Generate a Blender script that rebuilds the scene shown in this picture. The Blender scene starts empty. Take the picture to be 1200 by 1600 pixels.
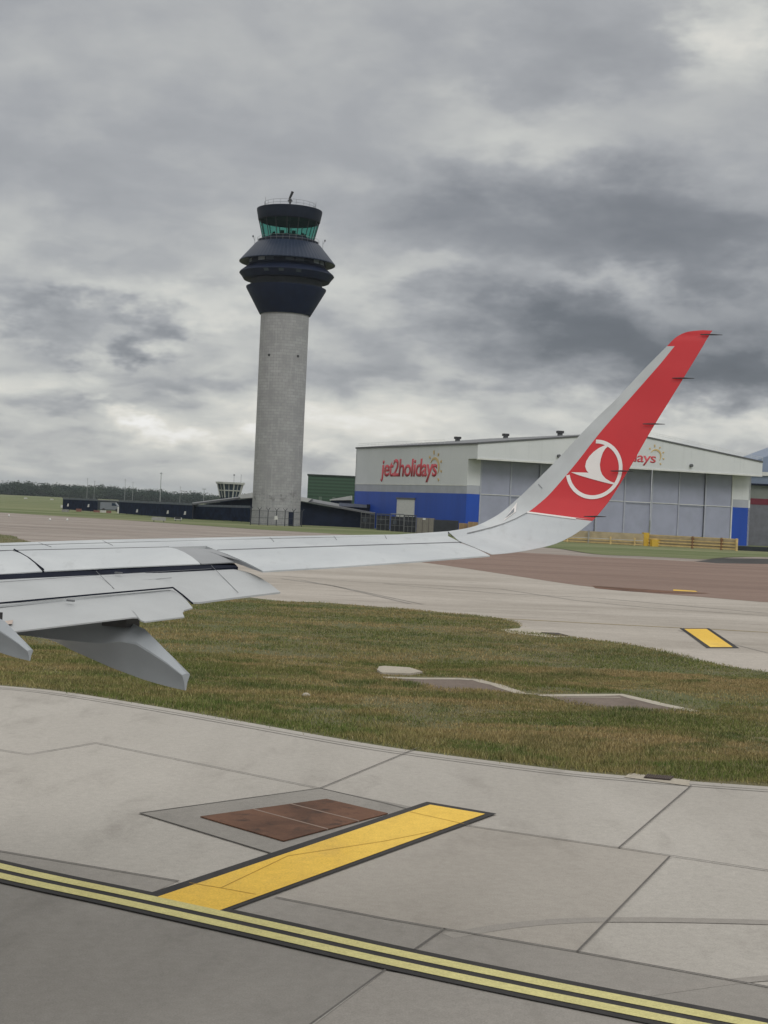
import bpy, bmesh, math, random
import numpy as np
from mathutils import Vector, Matrix, noise
from mathutils.bvhtree import BVHTree
from mathutils.geometry import tessellate_polygon
R = math.radians
random.seed(7); rng = np.random.default_rng(7)
sc = bpy.context.scene
col = sc.collection

# ------------------------------------------------------------------ camera
EYE = 4.18; FPX = 2300.0; ROLL = R(2.6); PITCH = math.atan(7.0/FPX)
cd = bpy.data.cameras.new('camera'); cam = bpy.data.objects.new('camera', cd); col.objects.link(cam)
cd.sensor_fit = 'VERTICAL'; cd.sensor_height = 36.0; cd.lens = FPX/1600*36.0
cd.clip_start = 0.1; cd.clip_end = 20000
CM = Matrix.Rotation(R(90)-PITCH, 3, 'X') @ Matrix.Rotation(ROLL, 3, 'Z')
cam.matrix_world = Matrix.Translation((0, 0, EYE)) @ CM.to_4x4()
sc.camera = cam
sc.render.resolution_x = 768; sc.render.resolution_y = 1024
sc.render.engine = 'CYCLES'
sc.view_settings.view_transform = 'Standard'; sc.view_settings.look = 'None'
sc.view_settings.exposure = 0.0; sc.view_settings.gamma = 1.0

def ray(px, py):
    return CM @ Vector(((px-600)/FPX, (800-py)/FPX, -1.0))
CAMP = Vector((0, 0, EYE))
def G(px, py, z=0.0):                       # point of the ground under a pixel
    d = ray(px, py); t = (z-EYE)/d.z; return CAMP + d*t
def D(px, py, depth):                       # point at a depth along +Y
    d = ray(px, py); return CAMP + d*(depth/d.y)

# ------------------------------------------------------------------ node helpers
def newmat(name):
    m = bpy.data.materials.new(name); m.use_nodes = True
    nt = m.node_tree; b = nt.nodes['Principled BSDF']; return m, nt, b
def N(nt, t, **kw):
    n = nt.nodes.new(t)
    for k, v in kw.items(): setattr(n, k, v)
    return n
def math_(nt, op, a, b=None, c=None, clamp=False):
    n = N(nt, 'ShaderNodeMath', operation=op); n.use_clamp = clamp
    for i, v in enumerate((a, b, c)):
        if v is None: continue
        if isinstance(v, (int, float)): n.inputs[i].default_value = v
        else: nt.links.new(v, n.inputs[i])
    return n.outputs[0]
def srgb(r, g, b):
    f = lambda c: ((c/255)/12.92 if c/255 <= .04045 else (((c/255)+.055)/1.055)**2.4)
    return (f(r), f(g), f(b), 1)
def mixc(nt, fac, a, b):
    n = N(nt, 'ShaderNodeMix', data_type='RGBA')
    for s, v in ((0, fac), (6, a), (7, b)):
        if isinstance(v, (int, float)): n.inputs[s].default_value = v
        elif isinstance(v, tuple): n.inputs[s].default_value = v
        else: nt.links.new(v, n.inputs[s])
    return n.outputs[2]
def noise_(nt, vec, scale, detail=4, rough=.55, dist=0.0):
    n = N(nt, 'ShaderNodeTexNoise'); n.inputs['Scale'].default_value = scale
    n.inputs['Detail'].default_value = detail; n.inputs['Roughness'].default_value = rough
    n.inputs['Distortion'].default_value = dist
    if vec is not None: nt.links.new(vec, n.inputs['Vector'])
    return n.outputs['Fac']
def ramp(nt, f, a, b):
    n = N(nt, 'ShaderNodeMapRange'); n.inputs[1].default_value = a; n.inputs[2].default_value = b
    n.interpolation_type = 'SMOOTHSTEP'
    nt.links.new(f, n.inputs[0]); return n.outputs[0]
def posn(nt, scale=(1, 1, 1), rot=0.0, obj=False):
    if obj: o = N(nt, 'ShaderNodeTexCoord').outputs['Object']
    else: o = N(nt, 'ShaderNodeNewGeometry').outputs['Position']
    mp = N(nt, 'ShaderNodeMapping'); mp.inputs['Scale'].default_value = scale; mp.inputs['Rotation'].default_value = (0, 0, rot)
    nt.links.new(o, mp.inputs[0]); return mp.outputs[0]
def bump(nt, b, h, strength=.3, dist=.02):
    n = N(nt, 'ShaderNodeBump'); n.inputs['Strength'].default_value = strength; n.inputs['Distance'].default_value = dist
    nt.links.new(h, n.inputs['Height']); nt.links.new(n.outputs[0], b.inputs['Normal'])

# ------------------------------------------------------------------ sky and sun
SUN_EL, SUN_ROT = R(42), R(150)
w = bpy.data.worlds.new('World'); sc.world = w; w.use_nodes = True
nt = w.node_tree; nt.nodes.clear()
out = N(nt, 'ShaderNodeOutputWorld')
sky = N(nt, 'ShaderNodeTexSky', sky_type='NISHITA'); sky.sun_disc = False
sky.sun_elevation = SUN_EL; sky.sun_rotation = SUN_ROT
bg1 = N(nt, 'ShaderNodeBackground'); bg1.inputs[1].default_value = 0.08
nt.links.new(sky.outputs[0], bg1.inputs[0])
tc = N(nt, 'ShaderNodeTexCoord').outputs['Generated']
sep = N(nt, 'ShaderNodeSeparateXYZ'); nt.links.new(tc, sep.inputs[0])
az = math_(nt, 'ARCTAN2', sep.outputs[0], sep.outputs[1])
el = math_(nt, 'ARCSINE', sep.outputs[2])
azd = math_(nt, 'MULTIPLY', az, 57.2958); eld = math_(nt, 'MULTIPLY', el, 57.2958)
# cloud texture space: flattened direction, so clouds stretch and shrink towards the horizon
mp = N(nt, 'ShaderNodeMapping'); mp.inputs['Scale'].default_value = (1, 1, 2.3); nt.links.new(tc, mp.inputs[0])
n_big = noise_(nt, mp.outputs[0], 5.0, 5, .55, .4)
n_mid = noise_(nt, mp.outputs[0], 14.0, 7, .6, .6)
n_wx = noise_(nt, mp.outputs[0], 9.0, 5, .6)
mp2 = N(nt, 'ShaderNodeMapping'); mp2.inputs['Location'].default_value = (5, 3, 8); mp2.inputs['Scale'].default_value = (1, 1, 2.0)
nt.links.new(tc, mp2.inputs[0])
n_wy = noise_(nt, mp2.outputs[0], 9.0, 5, .6)
WA = math_(nt, 'MULTIPLY_ADD', math_(nt, 'SUBTRACT', n_wx, .5), 13.0, azd)
WE = math_(nt, 'MULTIPLY_ADD', math_(nt, 'SUBTRACT', n_wy, .5), 6.5, eld)
def azel(px, py):
    d = ray(px, py).normalized(); return math.degrees(math.atan2(d.x, d.y)), math.degrees(math.asin(d.z))
#            px    py   rx   ry   amp  soft
CLOUDS = [ ( 990, 340, 300,  60, -.17),
           (1130, 400, 240,  50, -.08),
           ( 960, 535, 240,  80, -.31),
           ( 770, 470, 140,  60, -.09),
           (1180, 575, 150,  45, -.20),
           ( 680, 370, 200,  60, -.07),
           ( 120, 250, 260,  60, -.05),
           (  70, 505, 105,  28, -.19),
           ( 175, 548,  46,  15, -.26),
           ( 240, 528,  40,  18, -.16),
           ( 130, 640, 170,  16, -.10),
           ( 370, 598,  80,  22, -.11),
           ( 560, 570,  90,  26, -.06),
           ( 250, 710, 300,  18, -.06),
           ( 880,  90, 200,  50, -.07),
           (1190,  50,  80,  80,  .20),
           ( 800, 215, 170,  40,  .08),
           ( 580,  60, 170,  50,  .04),
           ( 100, 100, 140,  60,  .03),
           ( 560, 650, 200,  26,  .08),
           ( 300, 480, 200,  20,  .08),
           ( 250, 668,  50,  18,  .16),
           ( 165, 634,  26,   9,  .14),
           ( 420, 670,  60,  14,  .10),
           ( 620, 430, 120,  26,  .08),
           (1130, 660, 140,  26,  .10),
           ( 950, 428, 150,  22,  .13),
           (  60, 440, 160,  22,  .05) ]
acc = None
K = math.degrees(1/FPX)
for (px, py, rx, ry, amp) in CLOUDS:
    a0, e0 = azel(px, py)
    dx = math_(nt, 'DIVIDE', math_(nt, 'SUBTRACT', WA, a0), rx*K)
    dy = math_(nt, 'DIVIDE', math_(nt, 'SUBTRACT', WE, e0), ry*K)
    r2 = math_(nt, 'ADD', math_(nt, 'MULTIPLY', dx, dx), math_(nt, 'MULTIPLY', dy, dy))
    g = math_(nt, 'POWER', 2.71828, math_(nt, 'MULTIPLY', r2, -.8))
    g = math_(nt, 'MULTIPLY', g, amp)
    acc = g if acc is None else math_(nt, 'ADD', acc, g)
# base brightness (display value) over elevation
base = N(nt, 'ShaderNodeValToRGB'); cr = base.color_ramp
f_el = math_(nt, 'DIVIDE', eld, 90.0, clamp=True); nt.links.new(f_el, base.inputs[0])
stops = [(0, .81), (1.5/90, .81), (3.5/90, .79), (7/90, .77), (11/90, .73), (16/90, .69), (21/90, .68), (30/90, .80), (45/90, 1.0), (1, 1.0)]
while len(cr.elements) < len(stops): cr.elements.new(.5)
for e, (p, v) in zip(cr.elements, stops): e.position = p; e.color = (v, v, v, 1)
val = math_(nt, 'ADD', base.outputs[0], acc)
val = math_(nt, 'MULTIPLY_ADD', math_(nt, 'SUBTRACT', n_big, .5), .17, val)
zz = math_(nt, 'ADD', sep.outputs[2], .26)
cl = N(nt, 'ShaderNodeCombineXYZ'); nt.links.new(math_(nt, 'DIVIDE', sep.outputs[0], zz), cl.inputs[0]); nt.links.new(math_(nt, 'DIVIDE', sep.outputs[1], zz), cl.inputs[1])
n_lay = noise_(nt, cl.outputs[0], 3.0, 6, .50, .3)
n_lay2 = noise_(nt, cl.outputs[0], 9.0, 6, .52, .4)
lay = math_(nt, 'ADD', math_(nt, 'MULTIPLY', math_(nt, 'SUBTRACT', ramp(nt, n_lay, .40, .62), .5), .10), math_(nt, 'MULTIPLY', math_(nt, 'SUBTRACT', ramp(nt, n_lay2, .38, .62), .5), .045))
lk = N(nt, 'ShaderNodeMapRange')
for i, v in ((1, 5.0), (2, 13.0), (3, 1.0), (4, .35)): lk.inputs[i].default_value = v
nt.links.new(eld, lk.inputs[0])
val = math_(nt, 'ADD', math_(nt, 'MULTIPLY', lay, lk.outputs[0]), val)
low = N(nt, 'ShaderNodeMapRange')
for i, v in ((1, 4.0), (2, 10.0), (3, .12), (4, .05)): low.inputs[i].default_value = v
nt.links.new(eld, low.inputs[0])
val = math_(nt, 'ADD', math_(nt, 'MULTIPLY', math_(nt, 'SUBTRACT', n_mid, .5), low.outputs[0]), val)
hue = N(nt, 'ShaderNodeValToRGB'); hr = hue.color_ramp
hs = [(0.0, srgb(62, 66, 74)), (.44, srgb(107, 111, 117)), (.56, srgb(137, 140, 145)), (.68, srgb(167, 169, 172)), (.80, srgb(203, 204, 200)), (.90, srgb(228, 226, 218)), (1, srgb(250, 249, 246))]
while len(hr.elements) < len(hs): hr.elements.new(.5)
for e, (p, c) in zip(hr.elements, hs): e.position = p; e.color = c
nt.links.new(val, hue.inputs[0])
# overcast sky is brighter overhead
lift = N(nt, 'ShaderNodeMapRange'); lift.interpolation_type = 'SMOOTHSTEP'
for i, v in ((1, 20.0), (2, 60.0), (3, 1.0), (4, 1.15)): lift.inputs[i].default_value = v
nt.links.new(eld, lift.inputs[0])
bg2 = N(nt, 'ShaderNodeBackground'); nt.links.new(hue.outputs[0], bg2.inputs[0]); nt.links.new(lift.outputs[0], bg2.inputs[1])
mx = N(nt, 'ShaderNodeMixShader'); mx.inputs[0].default_value = .95
nt.links.new(bg1.outputs[0], mx.inputs[1]); nt.links.new(bg2.outputs[0], mx.inputs[2]); nt.links.new(mx.outputs[0], out.inputs[0])
w.cycles.sampling_method = 'MANUAL'; w.cycles.sample_map_resolution = 512
sl = bpy.data.lights.new('sun', 'SUN'); sl.energy = 0.8; sl.angle = R(25); sl.color = (1, .98, .955)
so = bpy.data.objects.new('sun', sl); col.objects.link(so)
sd = Vector((math.sin(SUN_ROT)*math.cos(SUN_EL), math.cos(SUN_ROT)*math.cos(SUN_EL), math.sin(SUN_EL)))
so.rotation_euler = sd.to_track_quat('Z', 'Y').to_euler()

# ------------------------------------------------------------------ object helpers
def tag(o, label=None, cat=None, group=None, kind=None):
    if label: o['label'] = label
    if cat: o['category'] = cat
    if group: o['group'] = group
    if kind: o['kind'] = kind
    return o
def thing(name, label, cat, loc=(0, 0, 0), group=None):
    o = bpy.data.objects.new(name, None); col.objects.link(o); o.location = loc
    return tag(o, label, cat, group)
def mesh_obj(name, verts, faces, mat, parent=None, smooth=False, mats=None, mi=None):
    me = bpy.data.meshes.new(name); me.from_pydata([tuple(v) for v in verts], [], faces)
    o = bpy.data.objects.new(name, me); col.objects.link(o)
    for m in (mats or [mat]): me.materials.append(m)
    if mi is not None: me.polygons.foreach_set('material_index', mi)
    if smooth: me.shade_smooth()
    if parent is not None:
        o.parent = parent; me.transform(Matrix.Translation(-Vector(world_loc(parent))))
    me.update(); return o
def world_loc(o):
    v = Vector(o.location); p = o.parent
    while p is not None: v += Vector(p.location); p = p.parent
    return v
class MB:
    """collects shapes given in world coordinates and links them as one mesh"""
    def __init__(s): s.v = []; s.f = []
    def add(s, vs, fs):
        k = len(s.v); s.v += [Vector(v) for v in vs]; s.f += [tuple(i+k for i in f) for f in fs]; return s
    def obox(s, o, x, y, z):                       # origin corner + three edge vectors
        o, x, y, z = map(Vector, (o, x, y, z))
        vs = [o, o+x, o+x+y, o+y, o+z, o+x+z, o+x+y+z, o+y+z]
        return s.add(vs, [(0, 3, 2, 1), (4, 5, 6, 7), (0, 1, 5, 4), (1, 2, 6, 5), (2, 3, 7, 6), (3, 0, 4, 7)])
    def box(s, c, sx, sy, sz, ang=0.0):            # base centre, sizes, heading
        ca, sa = math.cos(ang), math.sin(ang)
        X = Vector((ca, sa, 0))*sx; Y = Vector((-sa, ca, 0))*sy; Z = Vector((0, 0, sz))
        return s.obox(Vector(c)-X/2-Y/2, X, Y, Z)
    def tube(s, a, b, r, r2=None, n=8):
        a, b = Vector(a), Vector(b); r2 = r if r2 is None else r2
        d = (b-a).normalized(); u = d.orthogonal().normalized(); v = d.cross(u)
        vs = []
        for p, q in ((a, r), (b, r2)):
            for i in range(n):
                t = 2*math.pi*i/n; vs.append(p+(u*math.cos(t)+v*math.sin(t))*q)
        fs = [(i, (i+1) % n, n+(i+1) % n, n+i) for i in range(n)]
        fs += [tuple(range(n))[::-1], tuple(range(n, 2*n))]
        return s.add(vs, fs)
    def lathe(s, c, prof, n=48, a0=0.0, a1=2*math.pi):
        c = Vector(c); full = abs(a1-a0-2*math.pi) < 1e-6; m = n if full else n+1
        vs = [c+Vector((r*math.cos(a0+(a1-a0)*i/n), r*math.sin(a0+(a1-a0)*i/n), z)) for (r, z) in prof for i in range(m)]
        fs = []
        for j in range(len(prof)-1):
            for i in range(n):
                i2 = (i+1) % m
                fs.append((j*m+i, j*m+i2, (j+1)*m+i2, (j+1)*m+i))
        return s.add(vs, fs)
    def prism(s, poly, h):                         # polygon of world points raised by vector h
        n = len(poly); poly = [Vector(p) for p in poly]; h = Vector(h)
        return s.add(poly+[p+h for p in poly], [tuple(range(n))[::-1], tuple(range(n, 2*n))]+[(i, (i+1) % n, n+(i+1) % n, n+i) for i in range(n)])
    def build(s, name, mat, parent=None, smooth=False):
        return mesh_obj(name, s.v, s.f, mat, parent, smooth)

def spline(pts, k=6):                              # Catmull-Rom through 2-D points
    P = [Vector(p) for p in pts]; P = [P[0]*2-P[1]]+P+[P[-1]*2-P[-2]]; o = []
    for i in range(1, len(P)-2):
        for j in range(k):
            t = j/k; a, b, c, d = P[i-1:i+3]
            o.append(.5*((2*b)+(c-a)*t+(2*a-5*b+4*c-d)*t*t+(3*b-a-3*c+d)*t**3))
    o.append(P[-2]); return o
def sheet(name, pts, z, mat, kind='structure'):    # flat polygon at height z (pts in XY)
    k_ = 1-z/EYE; vs = [Vector((p[0]*k_, p[1]*k_, z)) for p in pts]
    tr = tessellate_polygon([vs])
    o = mesh_obj(name, vs, [tuple(t) for t in tr], mat)
    bm = bmesh.new(); bm.from_mesh(o.data); bmesh.ops.recalc_face_normals(bm, faces=bm.faces)
    for f in bm.faces:
        if f.normal.z < 0: f.normal_flip()
    bm.to_mesh(o.data); bm.free()
    if kind: o['kind'] = kind
    return o
def g2(pts): return [tuple(G(x, y).xy) for x, y in pts]

# ------------------------------------------------------------------ materials
def simple(name, c, rough=.6, var=.12, scale=3.0, metallic=0.0, obj=True, stretch=(1, 1, 1), bumpy=0.0):
    m, nt, b = newmat(name)
    n = noise_(nt, posn(nt, stretch, obj=obj), scale, 5, .6)
    dark = tuple(x*(1-var) for x in c[:3])+(1,); lite = tuple(min(1, x*(1+var)) for x in c[:3])+(1,)
    nt.links.new(mixc(nt, ramp(nt, n, .3, .7), dark, lite), b.inputs['Base Color'])
    b.inputs['Roughness'].default_value = rough; b.inputs['Metallic'].default_value = metallic
    if bumpy: bump(nt, b, n, bumpy, .02)
    return m
def ground_mat(name, c1, c2, stain, rot=0.0, rough=.85, stretch=(1, .35, 1), fine=60.0, stain_amt=.5):
    m, nt, b = newmat(name)
    p = posn(nt, stretch, rot); q = posn(nt)
    big = ramp(nt, noise_(nt, p, .18, 5, .6, .5), .35, .65)
    med = noise_(nt, p, 1.1, 6, .62, .3)
    fin = noise_(nt, q, fine, 3, .7)
    c = mixc(nt, big, c1, c2)
    st = ramp(nt, med, .50, .74)
    c = mixc(nt, math_(nt, 'MULTIPLY', st, stain_amt), c, stain)
    hsv = N(nt, 'ShaderNodeHueSaturation'); nt.links.new(c, hsv.inputs['Color'])
    spk = math_(nt, 'MULTIPLY_ADD', math_(nt, 'SUBTRACT', fin, .5), .75, 1.0)
    spk2 = math_(nt, 'MULTIPLY_ADD', math_(nt, 'SUBTRACT', noise_(nt, q, fine/6, 4, .7), .5), .36, spk)
    nt.links.new(spk2, hsv.inputs['Value'])
    nt.links.new(hsv.outputs[0], b.inputs['Base Color'])
    b.inputs['Roughness'].default_value = rough; b.inputs['Specular IOR Level'].default_value = .25
    bump(nt, b, fin, .15, .004)
    return m
def C(r, g, b): return (r, g, b, 1)
M_conc = ground_mat('concrete_near', C(.370, .345, .312), C(.43, .404, .368), C(.285, .263, .236), rot=-R(28), stain_amt=.6)
M_conc_dark = ground_mat('concrete_worn', C(.225, .212, .195), C(.285, .268, .246), C(.18, .168, .152), rot=-R(28), stain_amt=.6)
M_conc_far = ground_mat('concrete_far', C(.34, .305, .265), C(.43, .39, .345), C(.24, .21, .185), stretch=(.25, 1, 1), fine=12)
M_tan = ground_mat('tarmac_tan', C(.25, .212, .186), C(.33, .288, .255), C(.17, .145, .135), stretch=(.22, 1, 1), fine=5, stain_amt=.8)
M_red = ground_mat('tarmac_red', C(.19, .127, .102), C(.235, .163, .132), C(.30, .235, .195), stretch=(.2, 1, 1), fine=10, stain_amt=.35)
M_patch = ground_mat('patch_concrete', C(.25, .235, .215), C(.30, .28, .255), C(.20, .188, .172))
M_brown = ground_mat('rusty_cover', C(.10, .052, .034), C(.18, .092, .058), C(.05, .033, .026), fine=70, stain_amt=.9, stretch=(3, 3, 1))
M_yellow = ground_mat('yellow_paint', C(.74, .47, .07), C(.82, .55, .11), C(.58, .38, .10), fine=40, stain_amt=.55)
M_pale = ground_mat('pale_yellow_paint', C(.56, .51, .22), C(.64, .59, .28), C(.44, .41, .22), fine=40, stain_amt=.4)
M_black = ground_mat('black_paint', C(.032, .031, .032), C(.055, .052, .05), C(.08, .075, .07), fine=40)
M_joint = ground_mat('joint_sealant', C(.10, .093, .088), C(.15, .14, .13), C(.2, .19, .17), fine=30)
M_jlight = ground_mat('joint_light', C(.38, .36, .33), C(.42, .40, .37), C(.30, .28, .26), fine=30)
M_track = ground_mat('tyre_mark', C(.24, .22, .2), C(.29, .27, .245), C(.34, .32, .29), fine=20)
M_kerb = ground_mat('pale_kerb', C(.38, .34, .28), C(.46, .42, .35), C(.26, .235, .19), fine=20)
M_soil = ground_mat('soil', C(.13, .115, .06), C(.10, .11, .045), C(.17, .14, .085), fine=20)
M_slab = ground_mat('old_tarmac', C(.155, .122, .10), C(.20, .16, .135), C(.10, .082, .066), fine=12)

def grass_mat(name, blades=True):
    m, nt, b = newmat(name)
    q = posn(nt, (1, 1, 0)); q2 = posn(nt, (.35, 1, 0))
    a = ramp(nt, noise_(nt, q2, .30, 6, .74, .8), .42, .60)
    c = mixc(nt, a, C(.135, .165, .045), C(.36, .27, .13))
    a2 = ramp(nt, noise_(nt, q, .45, 6, .7, .4), .52, .64)
    c = mixc(nt, math_(nt, 'MULTIPLY', a2, .8), c, C(.075, .125, .032))
    a3 = ramp(nt, noise_(nt, q2, .9, 5, .7), .56, .68)
    c = mixc(nt, math_(nt, 'MULTIPLY', a3, .6), c, C(.33, .33, .12))
    if blades:
        ae = N(nt, 'ShaderNodeAttribute'); ae.attribute_name = 'edge'
        c = mixc(nt, math_(nt, 'MULTIPLY', ae.outputs['Fac'], math_(nt, 'MULTIPLY_ADD', a2, .4, .35)), c, C(.13, .19, .045))
        ap = N(nt, 'ShaderNodeAttribute'); ap.attribute_name = 'patch'
        c = mixc(nt, math_(nt, 'MULTIPLY', ramp(nt, ap.outputs['Fac'], .55, .8), .5), c, C(.10, .13, .045))
    if blades:
        at = N(nt, 'ShaderNodeAttribute'); at.attribute_name = 'rnd'
        c = mixc(nt, math_(nt, 'MULTIPLY', ramp(nt, at.outputs['Fac'], .62, .95), .6), c, C(.42, .34, .19))
        hsv = N(nt, 'ShaderNodeHueSaturation'); nt.links.new(c, hsv.inputs['Color'])
        at2 = N(nt, 'ShaderNodeAttribute'); at2.attribute_name = 'rnd2'
        nt.links.new(math_(nt, 'MULTIPLY_ADD', at2.outputs['Fac'], .8, .6), hsv.inputs['Value'])
        c = hsv.outputs[0]
    nt.links.new(c, b.inputs['Base Color']); b.inputs['Roughness'].default_value = .8
    b.inputs['Specular IOR Level'].default_value = .15
    return m
M_grass = grass_mat('grass_blades')
m, nt, b = newmat('far_turf'); M_turf = m
q = posn(nt, (.15, 1, 0)); q1 = posn(nt, (1, 1, 0))
c = mixc(nt, ramp(nt, noise_(nt, q, .06, 6, .65, .3), .38, .62), C(.115, .145, .06), C(.22, .225, .125))
c = mixc(nt, math_(nt, 'MULTIPLY', ramp(nt, noise_(nt, q, .5, 5, .7), .48, .66), .6), c, C(.08, .105, .045))
c = mixc(nt, math_(nt, 'MULTIPLY', ramp(nt, noise_(nt, q1, 2.5, 3, .7), .5, .7), .4), c, C(.17, .205, .08))
nt.links.new(c, b.inputs['Base Color']); b.inputs['Roughness'].default_value = .9; b.inputs['Specular IOR Level'].default_value = .1
M_verge = ground_mat('verge_soil', C(.05, .05, .025), C(.075, .07, .035), C(.03, .03, .018), fine=4)

# ------------------------------------------------------------------ the ground
sheet('terrain', [(-9000, -300), (9000, -300), (9000, 9000), (-9000, 9000)], 0.0, M_turf)
FAR = [(-500, 770), (-200, 787), (0, 800.5), (100, 807), (200, 813), (300, 820), (400, 827), (470, 831), (600, 839), (700, 846), (800, 852), (870, 857), (930, 866), (1000, 869), (1060, 872), (1105, 874), (1140, 871), (1200, 871), (1320, 880), (1500, 890)]
far_g = [tuple(v) for v in spline(g2(FAR), 4)]
near_y = 12.0
sheet('apron', far_g+[(120, 60), (60, near_y), (-60, near_y), (-160, 60)], .004, M_tan)
CLOW = [(-400, 820), (0, 846), (300, 862), (500, 868), (590, 869), (700, 884), (800, 899), (900, 914), (1000, 925), (1100, 933), (1200, 941), (1400, 954)]
conc_g = [tuple(v) for v in spline(g2(CLOW), 4)]
sheet('taxiway', conc_g+[(60, near_y+2), (-60, near_y+2)], .010, M_conc_far)
rp = g2([(560, 862), (590, 869), (700, 884), (800, 899), (900, 914), (1000, 925), (1100, 933), (1200, 941), (1400, 954)])
rq = g2([(1400, 892), (1200, 880), (1130, 878), (1060, 876), (1000, 873), (930, 870), (860, 866), (760, 860), (660, 856), (560, 852)])
sheet('taxiway_shoulder', [tuple(v) for v in spline(rp, 4)]+rq, .016, M_red)
sheet('shoulder_patch', g2([(1085, 877), (1130, 872), (1200, 873), (1280, 877), (1280, 882), (1180, 881), (1120, 880)]), .020, M_black)
sheet('shoulder_wear', [tuple(v) for v in spline(g2([(925, 915), (985, 919), (1060, 924), (1110, 927), (1060, 927.5), (985, 924), (930, 919)]), 3)], .020, M_brown)
# grass island
FRONT = [(-400, 1035), (-200, 1054), (0, 1071), (100, 1081), (240, 1103), (400, 1131), (500, 1149), (600, 1166), (700, 1180), (800, 1193), (900, 1205), (1000, 1214), (1100, 1222), (1200, 1229), (1400, 1243)]
BACK = [(-400, 814), (-200, 822), (0, 835), (30, 842), (60, 850), (160, 880), (300, 918), (430, 938), (500, 941), (600, 949), (700, 958), (760, 964), (805, 972), (812, 981), (790, 985), (830, 990), (895, 996), (950, 1003), (1000, 1010), (1100, 1034), (1200, 1050), (1400, 1072)]
fr_g = [tuple(v) for v in spline(g2(FRONT), 6)]
bk_g = [tuple(v) for v in spline(g2(BACK), 4)]
isl = fr_g+bk_g[::-1]
sheet('island_soil', isl, .022, M_soil)
sheet('apron_near', fr_g+[(40, -25), (-60, -25)], .028, M_conc)
# worn darker lane this side of the double line
DL = [(-300, 1287), (0, 1360), (200, 1403), (400, 1447), (600, 1492), (800, 1534), (1000, 1574), (1200, 1613), (1500, 1672)]
dl_g = [Vector(v) for v in spline(g2(DL), 6)]
sheet('taxi_lane', [tuple(v) for v in dl_g]+[(20, 0), (10, -20), (-50, -20)], .034, M_conc_dark)
M_cB = ground_mat('concrete_bay', C(.335, .307, .273), C(.385, .355, .318), C(.27, .245, .216), rot=-R(28), stain_amt=.6)
M_cC = ground_mat('concrete_bay_dark', C(.265, .247, .225), C(.31, .29, .265), C(.21, .195, .175), rot=-R(28), stain_amt=.6)
sheet('paving_bay', g2([(735, 1290), (967, 1324), (1047, 1337), (902, 1486), (600, 1434), (430, 1401), (560, 1340)]), .032, M_cB)
sheet('paving_bay', g2([(430, 1401), (600, 1434), (902, 1486), (1200, 1541), (1330, 1565), (1330, 1640), (800, 1536), (400, 1449), (340, 1430)]), .0325, M_cC)
sheet('paving_bay', g2([(-80, 1314), (0, 1329), (280, 1376), (226, 1400), (0, 1352), (-80, 1335)]), .0325, M_cC)
sheet('paving_bay', g2([(600, 1517), (800, 1548), (1330, 1650), (1330, 1700), (440, 1640)]), .038, M_cC)
# kerb channel, joints and marks
def strip_pts(line, wl, wr):
    L, Rr = [], []
    for i, p in enumerate(line):
        a = line[max(0, i-1)]; b_ = line[min(len(line)-1, i+1)]
        t = (Vector(b_)-Vector(a)).normalized(); n = Vector((-t.y, t.x))
        L.append(Vector(p)+n*wl); Rr.append(Vector(p)+n*wr)
    return L, Rr
def strip(mb, line, wl, wr, z):
    L, Rr = strip_pts([Vector(p[:2]) for p in line], wl, wr); n = len(L)
    k_ = 1-z/EYE; vs = [Vector((p.x*k_, p.y*k_, z)) for p in L]+[Vector((p.x*k_, p.y*k_, z)) for p in Rr]
    fs = [(n+i, n+i+1, i+1, i) for i in range(n-1)]
    mb.add(vs, fs)
def pl(*pts):                                     # pixel polyline -> ground, wobbled a little like a sawn joint
    g = [Vector(p) for p in g2(pts)]; o = []
    for a, b_ in zip(g[:-1], g[1:]):
        n = max(2, int((b_-a).length/.5))
        for i in range(n): o.append(a.lerp(b_, i/n))
    o.append(g[-1]); return o
mb = MB()
KW = .022
joints = [((-60, 1162), (45, 1178), (150, 1160)), ((150, 1160), (500, 1231)), ((500, 1231), (655, 1167)), ((500, 1231), (600, 1254), (735, 1290)),
          ((735, 1290), (967, 1324), (1200, 1359), (1300, 1374)), ((967, 1324), (1080, 1227)), ((902, 1486), (1047, 1337)),
          ((430, 1401), (600, 1434), (902, 1486), (1200, 1541), (1320, 1563)), ((440, 1634), (485, 1600), (600, 1516), (695, 1450)), ((-60, 1318), (0, 1329), (280, 1376)),
          ((218, 1270), (500, 1231)), ((218, 1270), (425, 1333))]
for j in joints: strip(mb, pl(*j), KW/2, -KW/2, .046)
o = mb.build('pavement_joints', M_joint); o['kind'] = 'structure'
mb = MB()
for j in [((485, 1600), (600, 1514)), ((440, 1634), (485, 1600))]: strip(mb, pl(*j), -.008, -.028, .0435)
o = mb.build('joint_fillet', M_jlight); o['kind'] = 'structure'
frv = [Vector(p) for p in fr_g]
mb = MB()
def off(line, d):
    L, _ = strip_pts(line, d, 0); return L
inward = -1
strip(mb, off(frv, inward*.28), .010, -.010, .034); strip(mb, off(frv, inward*.46), .012, -.012, .034)
o = mb.build('channel_joint', M_joint); o['kind'] = 'structure'
sheet('channel_blocks', g2([(985, 1207.5), (1078, 1219), (1077, 1228), (975, 1214)]), .038, M_kerb)
sheet('repair_patch', g2([(218, 1270), (500, 1231.5), (655, 1263), (425, 1333)]), .040, M_patch)
sheet('taxiway_edge_band', [tuple(p) for p in strip_pts(dl_g, .34, -.35)[0]]+[tuple(p) for p in strip_pts(dl_g, .34, -.35)[1][::-1]], .052, M_black)
mb = MB()
strip(mb, dl_g, .23, .055, .058); strip(mb, dl_g, -.06, -.235, .058)
o = mb.build('taxiway_edge_line', M_pale); o['kind'] = 'structure'
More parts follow.
